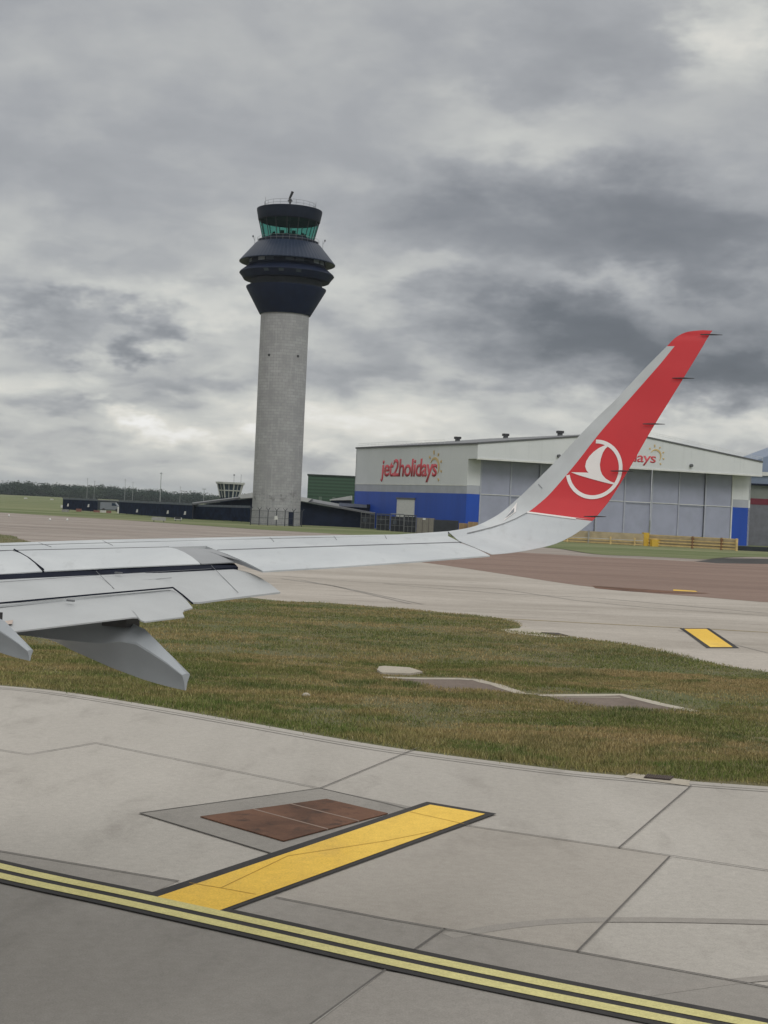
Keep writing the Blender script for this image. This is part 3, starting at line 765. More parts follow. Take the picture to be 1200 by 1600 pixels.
for i in range(NS):
    for j in range(NR):
        a_ = i*NR+j; b_ = i*NR+(j+1) % NR; fs.append((a_, b_, b_+NR, a_+NR))
fs.append(tuple(range(NR))); fs.append(tuple(NS*NR+j for j in reversed(range(NR))))
body = smooth30(mesh_obj('fairing_body', vs, fs, M_fair, fair))
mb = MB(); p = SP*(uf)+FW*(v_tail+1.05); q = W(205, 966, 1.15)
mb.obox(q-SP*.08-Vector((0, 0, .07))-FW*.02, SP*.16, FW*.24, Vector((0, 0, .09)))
mb.build('track_bracket_shade', M_darkmetal, fair)  # dark bracket block, also stands in for the shadow under the tab
f2 = fair.copy(); col.objects.link(f2); f2.parent = wing
tp = WU(47, 1024, 7.25); t1 = SP*uf+FW*v_tail; t1.z = (keel[-1][1]+ridge[-1][1])/2
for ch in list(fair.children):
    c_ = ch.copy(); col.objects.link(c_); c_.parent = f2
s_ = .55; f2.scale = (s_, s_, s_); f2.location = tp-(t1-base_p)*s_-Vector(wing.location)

# ------------------------------------------------------------------ control tower
m, nt, b = newmat('board_marked_concrete'); M_shaft = m
tcn = N(nt, 'ShaderNodeTexCoord').outputs['Object']; sp_ = N(nt, 'ShaderNodeSeparateXYZ'); nt.links.new(tcn, sp_.inputs[0])
ang_ = math_(nt, 'ARCTAN2', sp_.outputs[0], sp_.outputs[1])
cmb = N(nt, 'ShaderNodeCombineXYZ'); nt.links.new(math_(nt, 'MULTIPLY', ang_, 4.5), cmb.inputs[0]); nt.links.new(sp_.outputs[2], cmb.inputs[1])
br = N(nt, 'ShaderNodeTexBrick'); nt.links.new(cmb.outputs[0], br.inputs[0])
for k_, v_ in (('Scale', 1.0), ('Mortar Size', .035), ('Brick Width', 1.1), ('Row Height', .55), ('Mortar Smooth', .6)): br.inputs[k_].default_value = v_
br.inputs['Color1'].default_value = C(.335, .338, .345); br.inputs['Color2'].default_value = C(.40, .403, .41); br.inputs['Mortar'].default_value = C(.235, .237, .24)
ns = noise_(nt, cmb.outputs[0], .35, 6, .65, .3)
c = mixc(nt, ramp(nt, ns, .35, .7), br.outputs[0], C(.29, .292, .30))
st_ = N(nt, 'ShaderNodeMapping'); st_.inputs['Scale'].default_value = (2.5, .12, 1); nt.links.new(cmb.outputs[0], st_.inputs[0])
c = mixc(nt, math_(nt, 'MULTIPLY', ramp(nt, noise_(nt, st_.outputs[0], 1.0, 4, .6), .5, .75), .45), c, C(.45, .452, .458))
stn = ramp(nt, sp_.outputs[2], 6.2, 4.2)
stn2 = math_(nt, 'MULTIPLY', ramp(nt, math_(nt, 'ABSOLUTE', math_(nt, 'SUBTRACT', sp_.outputs[2], 5.3)), 1.6, .2), ramp(nt, noise_(nt, cmb.outputs[0], .9, 5, .7), .48, .66))
c = mixc(nt, math_(nt, 'MULTIPLY', stn2, .6), c, C(.08, .078, .075))
nt.links.new(c, b.inputs['Base Color']); b.inputs['Roughness'].default_value = .85; bump(nt, b, br.outputs['Fac'], -.4, .03)
m, nt, b = newmat('navy_seamed_cladding'); M_navyroof = m
tcn = N(nt, 'ShaderNodeTexCoord').outputs['Object']; sp_ = N(nt, 'ShaderNodeSeparateXYZ'); nt.links.new(tcn, sp_.inputs[0])
ang_ = math_(nt, 'ARCTAN2', sp_.outputs[0], sp_.outputs[1])
sn = math_(nt, 'SINE', math_(nt, 'MULTIPLY', ang_, 72.0))
c = mixc(nt, ramp(nt, sn, .7, 1.0), C(.014, .024, .048), C(.030, .044, .074))
nt.links.new(c, b.inputs['Base Color']); b.inputs['Roughness'].default_value = .4; bump(nt, b, sn, .25, .05)
M_navy = simple('navy_cladding', C(.005, .011, .033), .6, .15, .6)
M_navy2 = simple('navy_fascia', C(.006, .011, .024), .6, .12, .8)
m, nt, b = newmat('green_cab_glass'); M_glass = m
b.inputs['Base Color'].default_value = C(.02, .08, .07); b.inputs['Roughness'].default_value = .08
tr_ = N(nt, 'ShaderNodeBsdfTransparent'); tr_.inputs[0].default_value = C(.31, .62, .56)
mxs = N(nt, 'ShaderNodeMixShader'); mxs.inputs[0].default_value = .88
nt.links.new(b.outputs[0], mxs.inputs[1]); nt.links.new(tr_.outputs[0], mxs.inputs[2]); nt.links.new(mxs.outputs[0], nt.nodes['Material Output'].inputs[0])
for m_ in (M_navy, M_navy2, M_navyroof): m_.node_tree.nodes['Principled BSDF'].inputs['Specular IOR Level'].default_value = .2
M_win = simple('window_glass_painted_sky', C(.30, .34, .40), .12, .2, .8)  # paler copy of the glass, sky brightness put into its base colour
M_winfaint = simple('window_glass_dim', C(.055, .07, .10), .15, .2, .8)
M_rail = simple('galvanised_rail', C(.25, .26, .28), .5, .1, 3)
M_dark = simple('dark_interior', C(.02, .025, .03), .8, .2, 2)
DT = 275.0
tb = D(430.5, 820, DT); TX, TY = tb.x, tb.y
tower = thing('control_tower', 'tall round concrete control tower with a dark navy head and green glass cab', 'control tower', (TX, TY, 0))
RS = 4.5; k_ = DT/FPX                             # metres per pixel at the tower
mb = MB().lathe((TX, TY, 0), [(RS*1.015, 0), (RS, 3), (RS*.995, 20), (RS*1.0, 39.6), (0, 39.6)], 64)
mb.build('shaft', M_shaft, tower, smooth=True)
smooth30(tower.children[0])
def lat(name, prof, mat, n=64, sm=True, parent=tower):
    o = MB().lathe((TX, TY, 0), prof, n).build(name, mat, parent); return smooth30(o) if sm else o
lat('lower_cone', [(0, 39.2), (4.75, 39.2), (7.45, 44.0), (7.45, 44.25), (6.9, 44.3)], M_navy)
lat('neck_ring', [(6.7, 44.2), (6.7, 45.6)], M_dark)
lat('middle_flange', [(6.6, 45.5), (8.0, 45.55), (8.35, 46.1), (8.85, 46.7), (8.7, 46.95), (7.1, 48.25), (6.9, 48.25)], M_navy)
lat('window_band', [(7.1, 48.0), (7.15, 49.9)], M_navy)
lat('skirt_roof', [(6.8, 49.6), (8.7, 48.75), (8.95, 48.8), (8.95, 48.95), (6.1, 52.3), (5.9, 52.4), (0, 52.4)], M_navyroof)
lat('cab_base', [(5.1, 52.4), (5.0, 53.25), (4.7, 53.3), (0, 53.3)], M_navy)
lat('cab_fascia', [(5.55, 56.55), (5.75, 56.7), (6.1, 58.5), (6.1, 58.75), (5.9, 58.8), (0, 58.95)], M_navy2)
lat('cab_ceiling', [(5.85, 57.95), (0, 58.05)], M_dark)
NP = 16
for i in range(NP):                                # glass panes and mullions, flared outwards
    a0, a1 = 2*math.pi*i/NP, 2*math.pi*(i+1)/NP; g_ = .012
    def cp(a, r, z): return Vector((TX+r*math.cos(a), TY+r*math.sin(a), z))
    ip, op = .03, 0
    vs = [cp(a0+g_, 4.75, 53.3), cp(a1-g_, 4.75, 53.3), cp(a1-g_, 5.62, 56.75), cp(a0+g_, 5.62, 56.75)]
    mesh_obj('glass_pane', vs, [(0, 1, 2, 3)], M_glass, tower)
    MB().tube(cp(a0, 4.77, 53.25), cp(a0, 5.64, 56.75), .075, n=6).build('mullion', M_dark, tower)
lat('control_desk', [(3.3, 53.3), (3.6, 53.8), (3.3, 53.95), (0, 53.95)], simple('desk', C(.03, .06, .06), .6), n=24)
for i in range(9):
    a = 2*math.pi*i/9+.2; MB().box((TX+3.1*math.cos(a), TY+3.1*math.sin(a), 53.9), .7, .2, .35+.3*random.random(), a+1.57).build('screen', M_dark, tower)
MB().tube((TX, TY, 53.3), (TX, TY, 57.95), .18, n=10).build('cab_column', M_dark, tower)
def railing(r, z0, z1, nposts, name, rad=.035):
    mb = MB()
    for i in range(nposts):
        a = 2*math.pi*i/nposts; mb.tube((TX+r*math.cos(a), TY+r*math.sin(a), z0), (TX+r*math.cos(a), TY+r*math.sin(a), z1), rad, n=5)
    for z in (z1, (z0+z1)/2):
        P_ = [Vector((TX+r*math.cos(2*math.pi*i/48), TY+r*math.sin(2*math.pi*i/48), z)) for i in range(49)]
        for a_, b_ in zip(P_[:-1], P_[1:]): mb.tube(a_, b_, rad, n=5)
    mb.build(name, M_rail, tower)
railing(4.75, 58.9, 60.0, 20, 'roof_railing', .03)
railing(5.75, 52.4, 53.35, 30, 'balcony_railing', .02)
lat('balcony_panels', [(5.6, 52.3), (5.62, 52.95)], M_navy2, 48)
for i in range(24):                               # windows of the technical floor, skylight painted into the paler panes
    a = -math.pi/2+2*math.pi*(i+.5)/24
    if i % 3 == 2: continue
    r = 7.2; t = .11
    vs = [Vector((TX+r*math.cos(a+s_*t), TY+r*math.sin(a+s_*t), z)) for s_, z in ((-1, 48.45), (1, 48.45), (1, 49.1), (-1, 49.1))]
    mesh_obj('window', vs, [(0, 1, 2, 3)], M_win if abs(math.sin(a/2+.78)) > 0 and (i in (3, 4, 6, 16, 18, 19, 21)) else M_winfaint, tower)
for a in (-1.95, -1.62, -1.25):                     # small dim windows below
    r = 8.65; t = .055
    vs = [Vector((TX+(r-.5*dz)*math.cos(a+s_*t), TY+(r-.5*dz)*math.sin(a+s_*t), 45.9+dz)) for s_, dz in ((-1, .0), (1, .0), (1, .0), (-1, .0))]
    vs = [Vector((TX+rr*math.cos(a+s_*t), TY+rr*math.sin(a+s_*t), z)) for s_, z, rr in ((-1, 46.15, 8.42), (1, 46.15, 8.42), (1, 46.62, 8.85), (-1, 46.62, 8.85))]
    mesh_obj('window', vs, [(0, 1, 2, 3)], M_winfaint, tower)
mb = MB().tube((TX, TY, 58.9), (TX, TY, 60.3), .16, n=8).tube((TX, TY, 60.3), (TX, TY, 60.9), .28, .28, 10)
mb.tube((TX-.15, TY, 60.9), (TX+.42, TY-.2, 62.3), .2, .26, 8).tube((TX-.45, TY, 60.6), (TX+.45, TY, 60.6), .1, n=6)
mb.build('radar_antenna', M_darkmetal, tower)
for a, z, h_ in ((2.9, 52.4, 1.7), (.25, 52.4, 1.5), (-.1, 58.8, 2.0), (2.2, 58.8, 2.1), (1.2, 58.8, 2.4), (3.6, 58.8, 2.2)):
    r = 6.6 if z < 55 else 4.9
    p = Vector((TX+r*math.cos(a), TY+r*math.sin(a), z-.3))
    mb = MB().tube(p, p+Vector((0, 0, h_)), .035, n=5)
    if z < 55: mb.tube(p+Vector((0, 0, h_*.6)), p+Vector((-.35 if a > 1 else .35, 0, h_)), .03, n=5).box(p+Vector((-.35 if a > 1 else .35, 0, h_)), .3, .3, .3)
    mb.build('aerial', M_rail, tower)
for x, y in ((418, 554), (472, 556)):              # small round vents high on the shaft
    p = D(x, y, DT-4.3); c_ = Vector((TX, TY, p.z)); d_ = (p-c_).normalized()
    MB().tube(c_+d_*(RS-.15), c_+d_*(RS+.06), .24, n=10).build('vent', M_darkmetal, tower)
for x, y in ((462, 806),):
    p = D(x, y, DT-4.4); c_ = Vector((TX, TY, 0)); d_ = (p-c_); d_.z = 0; d_.normalize(); s_ = Vector((-d_.y, d_.x, 0))
    MB().obox(c_+d_*(RS-.2)-s_*.55, s_*1.1, d_*.3, Vector((0, 0, 2.6))).build('door', M_navy, tower)

# ------------------------------------------------------------------ low buildings round the tower foot
M_roofgrey = simple('grey_metal_roof', C(.15, .155, .165), .5, .1, .5)
M_rooflight = simple('pale_metal_roof', C(.55, .56, .56), .45, .06, .5)
M_navywall = simple('navy_wall', C(.009, .015, .034), .8, .25, .4)
M_navywall.node_tree.nodes['Principled BSDF'].inputs['Specular IOR Level'].default_value = .15
def wedge_building(name, label, px0, y_roof0, px1, y_roof1, dep, thick, pale_px, y_pale, base_px_y=None):
    """long low building whose roof falls away from the tower; roof edge given by pixels"""
    A0 = D(px0, y_roof0, dep); A1 = D(px1, y_roof1, dep)
    t = thing(name, label, 'building', (A0.x, dep, 0))
    Y = Vector((0, thick, 0))
    mb = MB(); poly = [Vector((A0.x, dep, 0)), Vector((A1.x, dep, 0)), A1-Vector((0, 0, .5)), A0-Vector((0, 0, .5))]
    mb.prism(poly, Y); mb.build('wall', M_navywall, t)
    over = Vector((0, -1.2, 0)); dz = Vector((0, 0, .35))
    mb = MB().prism([A0+over, A1+over, A1+over-dz, A0+over-dz], Vector((0, thick+2.4, .5))); mb.build('roof', M_roofgrey, t)
    return t, A0, A1
t1_, a, b_ = wedge_building('tower_annex', 'low dark building with a sloping grey roof left of the tower foot', 396, 774.5, 290, 788.0, 306, 14, 0, 0)
mb = MB(); p = D(396, 769.5, 303); q = D(372, 773.5, 303); q2 = D(396, 777.5, 303); q3 = D(376, 779, 303)
MB().prism([p, q, q3, q2], Vector((0, 8, 0))).build('roof_end', M_rooflight, t1_)
t2_, a, b_ = wedge_building('tower_annex', 'low dark building with a sloping grey roof right of the tower foot', 464, 779.5, 585, 801.5, 290, 14, 0, 0)
MB().prism([D(464, 776, 288.6), D(487, 779.5, 288.6), D(481, 784.5, 288.6), D(464, 782, 288.6)], Vector((0, 8, 0))).build('roof_end', M_rooflight, t2_)
# pale roofed shed and grey roof behind the right annex
sh = thing('shed', 'pale pitched roof of a small shed in front of the green hangar', 'shed', tuple(G(530, 815)))
A0, A1, A2, A3 = D(515, 780.3, 312), D(549, 774.5, 312), D(549, 781.5, 312), D(515, 781.8, 312)
MB().prism([A0, A1, A2, A3], Vector((0, 8, 0))).build('roof', M_rooflight, sh)
B0, B1 = D(517, 781.8, 312.3), D(549, 781.5, 312.3)
MB().prism([B0, B1, Vector((B1.x, 312.3, 0)), Vector((B0.x, 312.3, 0))], Vector((0, 7, 0))).build('wall', M_navywall, sh)
sh2 = thing('store_building', 'flat grey roofed store against the blue base of the hangar', 'building', tuple(G(560, 820)))
A0, A1 = D(530, 785.5, 292), D(573, 788.5, 292); A2, A3 = D(573, 793.5, 292), D(530, 790.5, 292)
MB().prism([A0, A1, A2, A3], Vector((0, 3, 0))).build('roof', simple('blue_grey_roof', C(.13, .15, .2), .5), sh2)
A0, A1 = D(532, 791, 292.4), D(588, 794.5, 292.4)
MB().prism([D(573, 788, 292.3), D(587, 788.5, 292.3), D(588, 794.5, 292.3), D(573, 793.5, 292.3)], Vector((0, 3, 0))).build('canopy', M_navy2, sh2)
MB().prism([A0, A1, Vector((A1.x, 292.4, 0)), Vector((A0.x, 292.4, 0))], Vector((0, 3, 0))).build('wall', M_navywall, sh2)

# old visual control room behind
M_offwhite = simple('offwhite_frame', C(.68, .69, .67), .6, .06, .5)
M_offv = simple('aged_white_frame', C(.45, .46, .45), .6, .06, .5)
M_glassdk = simple('dark_window_glass', C(.03, .045, .07), .12, .2, .6)
DV = 420.0
oc = D(359, 775, DV)
vcr = thing('old_control_room', 'small white framed lookout cabin left of the tall tower', 'lookout building', (oc.x, DV, 0))
kk = DV/FPX
def zpx(px, py, d): return D(px, py, d).z
zt_, zb_ = zpx(359, 753.5, DV), zpx(359, 776, DV)
def sq(h0, h1, z0, z1, name, mat, parent=vcr, n=8, rot=math.pi/8):
    return MB().lathe((oc.x, DV, 0), [(0, z0), (h0, z0), (h1, z1), (0, z1)], n, rot, rot+2*math.pi).build(name, mat, parent)
sq(23.5*kk, 23.8*kk, zt_-.55, zt_, 'roof', M_offv)
sq(15.2*kk, 20.5*kk, zb_-.3, zt_-.5, 'glazing', M_glassdk)
sq(14.8*kk, 14.8*kk, 0, zb_-.2, 'wall', M_navywall)
for i in range(8):
    a = math.pi/8+2*math.pi*i/8
    c0 = Vector((oc.x+15.4*kk*math.cos(a), DV+15.4*kk*math.sin(a), zb_-.3)); c1 = Vector((oc.x+20.7*kk*math.cos(a), DV+20.7*kk*math.sin(a), zt_-.5))
    MB().tube(c0, c1, .19, n=6).build('mullion', M_offv, vcr)
    a2 = a+math.pi/8; r0, r1 = 15.6*kk*math.cos(math.pi/8), 20.9*kk*math.cos(math.pi/8)
    MB().tube((oc.x+r0*math.cos(a2), DV+r0*math.sin(a2), zb_-.3), (oc.x+r1*math.cos(a2), DV+r1*math.sin(a2), zt_-.5), .10, n=6).build('mullion', M_offv, vcr)
mb = MB()
zc = zb_+(zt_-zb_)*.42; rc = (15.4+5.3*.45)*kk
P_ = [Vector((oc.x+rc*math.cos(math.pi/8+2*math.pi*i/8), DV+rc*math.sin(math.pi/8+2*math.pi*i/8), zc)) for i in range(9)]
for a_, b_ in zip(P_[:-1], P_[1:]): mb.tube(a_, b_, .17, n=6)
mb.build('transom', M_offv, vcr)
for dx_, h_ in ((1.0, 2.2), (3.0, 2.4)): MB().tube((oc.x+dx_, DV, zt_), (oc.x+dx_, DV, zt_+h_), .06, n=5).build('aerial', M_rail, vcr)
MB().box((oc.x+1.0, DV, zt_+1.9), .5, .3, .4).build('weather_sensor', M_rail, vcr)

# green hangar
m, nt, b = newmat('green_ribbed_cladding'); M_green = m
wv = N(nt, 'ShaderNodeTexWave'); wv.bands_direction = 'Z'; wv.inputs['Scale'].default_value = .42; wv.inputs['Distortion'].default_value = 0
nt.links.new(N(nt, 'ShaderNodeTexCoord').outputs['Object'], wv.inputs[0])
c = mixc(nt, wv.outputs['Fac'], C(.026, .062, .036), C(.052, .112, .066)); nt.links.new(c, b.inputs['Base Color']); b.inputs['Roughness'].default_value = .6
gd = 330.0
g0, g1 = D(481.5, 743, gd), D(560, 745.7, gd)
gh = thing('green_hangar', 'dark green ribbed hangar between the tower and the white hangar', 'hangar', (g0.x, gd, 0))
MB().obox((g0.x, gd, 0), (g1.x-g0.x, 0, 0), (0, 40, 0), (0, 0, g0.z)).build('wall', M_green, gh)
MB().obox((g0.x-.2, gd-.2, g0.z), (g1.x-g0.x+.4, 0, 0), (0, 40.4, 0), (0, 0, .35)).build('roof_edge', simple('dark_green_trim', C(.015, .03, .02), .6), gh)
for px in (501, 522, 543):
    p = D(px, 768, gd); MB().box((p.x, gd-.15, 0), .7, .3, g0.z-4.6).build('downpipe', simple('sage_pipe', C(.12, .17, .13), .6), gh)

# ------------------------------------------------------------------ white hangar
m, nt, b = newmat('hangar_cladding'); M_clad = m
q = N(nt, 'ShaderNodeTexCoord').outputs['Object']
c = mixc(nt, ramp(nt, noise_(nt, q, .12, 5, .6), .3, .7), C(.64, .665, .675), C(.70, .72, .73))
mpv = N(nt, 'ShaderNodeMapping'); mpv.inputs['Scale'].default_value = (1, 1, .06); nt.links.new(q, mpv.inputs[0])
c = mixc(nt, math_(nt, 'MULTIPLY', ramp(nt, noise_(nt, mpv.outputs[0], 1.6, 4, .6), .5, .8), .3), c, C(.47, .49, .50))
nt.links.new(c, b.inputs['Base Color']); b.inputs['Roughness'].default_value = .55
M_blue = simple('blue_cladding', C(.006, .065, .42), .5, .10, .3, stretch=(1, 1, .2))
M_greyband = simple('grey_band_cladding', C(.40, .42, .47), .6, .07, .5)
M_door = simple('hangar_door_panel', C(.35, .37, .47), .65, .07, .35)
M_seam = simple('door_seam', C(.41, .43, .50), .5, .05, 2)
M_trim = simple('dark_trim', C(.10, .105, .11), .6, .1, 1)
M_letter = simple('red_lettering', C(.62, .07, .09), .5, .05, 2)
M_sunl = simple('amber_emblem', C(.62, .45, .20), .5, .08, 2)
def hz(px, d, frac_y): return D(px, frac_y, d).z
HD = 1.08; C0 = D(742, 800, 236*HD); C1 = D(1187, 820, 258*HD); C3 = D(553, 790, 277*HD)
for p in (C0, C1, C3): p.z = 0
C2 = C1+(C3-C0)
ZE = D(742, 693.5, 236*HD).z; ZR = ZE+3.6; ZF = D(742, 716.5, 236*HD).z
ZB1 = D(549, 755.5, 277*HD).z; ZB2 = D(549, 767, 277*HD).z
hang = thing('hangar', 'big white hangar with blue base, red lettering and wide grey doors', 'hangar', tuple(C0))
ef = (C1-C0).normalized(); es = (C3-C0).normalized(); LF = (C1-C0).length; LS = (C3-C0).length
nf = Vector((ef.y, -ef.x, 0)); nsd = Vector((es.y, -es.x, 0))*-1     # outward normals
if nsd.dot(C1-C0) > 0: nsd = -nsd
Z = lambda h: Vector((0, 0, h))
REC = 3.2
def wallbox(name, a_, dirv, length, z0, z1, inward_, mat, th=.4):
    return MB().obox(a_+Z(z0), dirv*length, inward_*th, Z(z1-z0)).build(name, mat, hang)
S0 = C0-nf*REC*0                                      # side wall: full height at back, starts behind the recess below the fascia
sstart = C0+es*REC
wallbox('side_wall', C0, es, LS, ZF, ZE, -nsd, M_clad)
wallbox('side_wall', sstart, es, LS-REC, ZB1, ZF, -nsd, M_clad)
wallbox('grey_band', sstart, es, LS-REC, ZB2, ZB1-.002, -nsd*1.0, M_greyband, .37)
wallbox('blue_base', sstart, es, LS-REC, 0, ZB2-.002, -nsd, M_blue)
wallbox('band_trim', sstart+nsd*.05, es, LS-REC, ZB1-.12, ZB1+.1, -nsd, M_offwhite, .04)
wallbox('eaves_gutter', C0+nsd*.25, es, LS, ZE-.05, ZE+.25, -nsd, M_trim, .3)
# front fascia: gable above the doors
mid = (C0+C1)/2
poly = [C0+Z(ZF), C1+Z(ZF), C1+Z(ZE), mid+Z(ZR), C0+Z(ZE)]
MB().prism([p+nf*.02 for p in poly], -nf*.6).build('gable', M_clad, hang)
for a_, b_ in ((C0+Z(ZE), mid+Z(ZR)), (mid+Z(ZR), C1+Z(ZE))):
    MB().prism([a_+nf*.15, b_+nf*.15, b_+nf*.15+Z(.3), a_+nf*.15+Z(.3)], -nf*.5).build('verge_trim', M_trim, hang)
MB().obox(C0+nf*.12+Z(ZF-.12), ef*LF, -nf*.5, Z(.3)).build('fascia_edge', M_offwhite, hang)
# recessed front
F0 = C0-nf*REC; WPI = LF*.042; WPR = LF*.068
def fr(name, s0, s1, z0, z1, mat, out_=0.0, th=.4): return MB().obox(F0+ef*s0+nf*out_+Z(z0), ef*(s1-s0), -nf*th, Z(z1-z0)).build(name, mat, hang)
for s0, s1 in ((0, WPI), (LF-WPR, LF)):
    fr('pier', s0, s1, ZB1, ZF+.5, M_clad); fr('pier_grey_band', s0, s1, ZB2, ZB1-.003, M_greyband, -.03); fr('pier_blue_base', s0, s1, 0, ZB2-.003, M_blue)
fr('pier_frame', LF-WPR-.25, LF-WPR, 0, ZF, M_offwhite, .1)
ND = 9; DW = (LF-WPI-WPR-.25)/ND
for i in range(ND):
    s0 = WPI+i*DW; back = -.25 if i % 2 else 0
    for z0, z1 in ((0, ZB2+.0), (ZB2+.12, ZF+.4)):
        fr('door_panel', s0+.06, s0+DW-.06, z0, z1, M_door, back-.1, .15)
    fr('door_seam', s0-.14, s0+.14, 0, ZF+.4, M_seam, .06, .12)
fr('door_rail', WPI, LF-WPR-.25, ZB2+.0, ZB2+.12, M_offwhite, .03, .1)
MB().obox(C1-nf*REC, -nf*(LS*.5), -ef*.4, Z(ZE)).build('far_wall', M_clad, hang)
MB().obox(F0+Z(ZF+.45), ef*LF, nf*(REC-.6), Z(.1)).build('soffit', M_trim, hang)
# roof
rb = es*LS
rid0, rid1 = mid+Z(ZR+.1), mid+rb+Z(ZR+.1)
for a0_ in (C0, C1):
    e0, e1 = a0_+Z(ZE+.1), a0_+rb+Z(ZE+.1)
    MB().prism([e0, rid0, rid1, e1], Z(.15)).build('roof', M_roofgrey, hang)
MB().prism([C3+Z(0), C2+Z(0), C2+Z(ZE), mid+rb+Z(ZR), C3+Z(ZE)], -es*.4).build('back_wall', M_clad, hang)
for (x, y) in ((715, 686), (790, 683), (875, 679.5), (1030, 689)):
    sc_ = .45 if x == 1030 else .85
    off_c = {715: (C0, .45), 790: (C0, .12), 875: (C0, .05), 1030: (C1, .30)}[x]
    b0 = mid.lerp(off_c[0], off_c[1]); d = ray(x, y)
    den = es.x*d.y-es.y*d.x; s1_ = max(1.5, min(LS-2, (b0.y*d.x-b0.x*d.y)/den))   # where the sight line crosses that line of the roof
    q = b0+es*s1_; pz = ZR+.1-3.6*off_c[1]
    v = thing('roof_vent', None, None); v.parent = hang; v.location = Vector((q.x, q.y, pz))-Vector(hang.location)
    MB().box((q.x, q.y, pz-.2), .9*sc_, .9*sc_, .7*sc_+.2, .3).build('vent_base', M_trim, v)
    MB().box((q.x, q.y, pz+.7*sc_), 1.35*sc_, 1.35*sc_, .55*sc_, .3).build('cowl', M_darkmetal, v)
# roof edge railings
def handrail(name, a_, b_, h_, n, mat, parent, r=.03, lev=(1, .55)):
    mb = MB(); a_, b_ = Vector(a_), Vector(b_)
    for i in range(n+1):
        p = a_.lerp(b_, i/n); mb.tube(p, p+Z(h_), r, n=5)
    for l in lev: mb.tube(a_+Z(h_*l), b_+Z(h_*l), r, n=5)
    return mb.build(name, mat, parent)
handrail('roof_railing', C0+es*12+Z(ZE+.2), C0+es*(LS-1)+Z(ZE+.2), .8, 24, M_offwhite, hang, .025)
handrail('roof_railing', mid.lerp(C1, .12)+Z(ZR+.1), C1+Z(ZE+.3), .7, 20, M_offwhite, hang, .022)
# loading door of the side wall
def on_side(px, py):                               # pixel ray -> side wall plane
    d = ray(px, py); t = (C0-CAMP).dot(nsd)/d.dot(nsd); return CAMP+d*t
def on_front(px, py, off_=0.0):
    d = ray(px, py); t = (C0+nf*off_-CAMP).dot(nf)/d.dot(nf); return CAMP+d*t
a_, b_ = on_side(621, 790), on_side(648, 790)
zt_ = on_side(634, 780.5).z
q0 = Vector((b_.x, b_.y, 0)); l_ = (Vector((a_.x, a_.y, 0))-q0).length
MB().obox(q0+nsd*.15, es*l_, -nsd*.2, Z(zt_)).build('roller_door', simple('roller_door', C(.68, .68, .67), .6, .05, 1, stretch=(1, 1, 8)), hang)
MB().obox(q0+nsd*.25-es*.2+Z(zt_), es*(l_+.4), -nsd*.3, Z(.35)).build('door_hood', M_trim, hang)
# lettering and sun emblem
def text_mesh(body, bold=.02):
    cu = bpy.data.curves.new('txt', 'FONT'); cu.body = body; cu.size = 1.0; cu.offset = bold; cu.extrude = .0; cu.space_character = .93; cu.resolution_u = 4
    o = bpy.data.objects.new('txt', cu); col.objects.link(o)
    dg = bpy.context.evaluated_depsgraph_get(); dg.update()
    me = bpy.data.meshes.new_from_object(o.evaluated_get(dg)); bpy.data.objects.remove(o); bpy.data.curves.remove(cu); return me
def place_text(body, org, xdir, width, height_em, nrm, name, mat, parent, bold=.03, shear=.12):
    me = text_mesh(body, bold); xs_ = [v.co.x for v in me.vertices]; x0, x1 = min(xs_), max(xs_)
    s_ = width/(x1-x0)
    front = []; up = Vector((0, 0, 1))
    for v in me.vertices:
        x = (v.co.x-x0)*s_+v.co.y*height_em*shear; y = v.co.y*height_em
        v.co = org+xdir*x+up*y+nrm*.05
    bm = bmesh.new(); bm.from_mesh(me); bmesh.ops.recalc_face_normals(bm, faces=bm.faces)
    r_ = bmesh.ops.extrude_face_region(bm, geom=bm.faces[:])
    for v in [g for g in r_['geom'] if isinstance(g, bmesh.types.BMVert)]: v.co -= nrm*.04
    bmesh.ops.recalc_face_normals(bm, faces=bm.faces); bm.to_mesh(me); bm.free()
    me.name = name; me.materials.clear(); return decal_obj(name, me, mat, parent)
def sun_emblem(ctr, xdir, nrm, r, name='sun_emblem'):
    mb = MB(); up = Vector((0, 0, 1)); n = 14
    A_ = [R(150-190*i/n) for i in range(n+1)]
    def pt(a, rr): return ctr+xdir*rr*math.cos(a)+up*rr*math.sin(a)+nrm*.02
    for i in range(n):
        w0, w1 = .12*r*math.sin(math.pi*i/n)+.02*r, .12*r*math.sin(math.pi*(i+1)/n)+.02*r
        mb.prism([pt(A_[i], r-w0), pt(A_[i+1], r-w1), pt(A_[i+1], r+w1), pt(A_[i], r+w0)], nrm*.1)
    arc = mb.build(name, M_sunl, hang)
    for j in range(6):
        mb = MB(); a = R(135-37*j); u_ = pt(a, r*1.42); v_ = pt(a, r*(1.82 if j in (1,) else 1.70)); s_ = (v_-u_).cross(nrm).normalized()*.12*r
        ob = mb.prism([u_-s_*.7, u_+s_*.7, v_+s_, v_-s_], nrm*.1).build('sun_ray', M_sunl)
        ob.data.transform(Matrix.Translation(-Vector(world_loc(arc)))); ob.parent = arc
    return arc
pL, pR = on_side(595, 743.6), on_side(682, 746.4)
side_right = -es
place_text('jet2holidays', pL, side_right, (pR-pL).dot(side_right), 4.6, nsd, 'lettering', M_letter, hang, .022, .10)
ph = on_side(679, 731); sun_emblem(ph, side_right, nsd, 1.75)
gL, gR = on_front(909, 716), on_front(1024, 722.2)
place_text('jet2holidays', gL+Z(0), ef, (gR-gL).dot(ef), 2.55, nf, 'lettering', M_letter, hang, .012, .10)
sun_emblem(on_front(1024, 712.5), ef, nf, 1.15)
p = on_front(1079, 727.5); MB().tube(p-nf*.1, p+nf*.5, .3, n=8).build('floodlight', M_trim, hang)
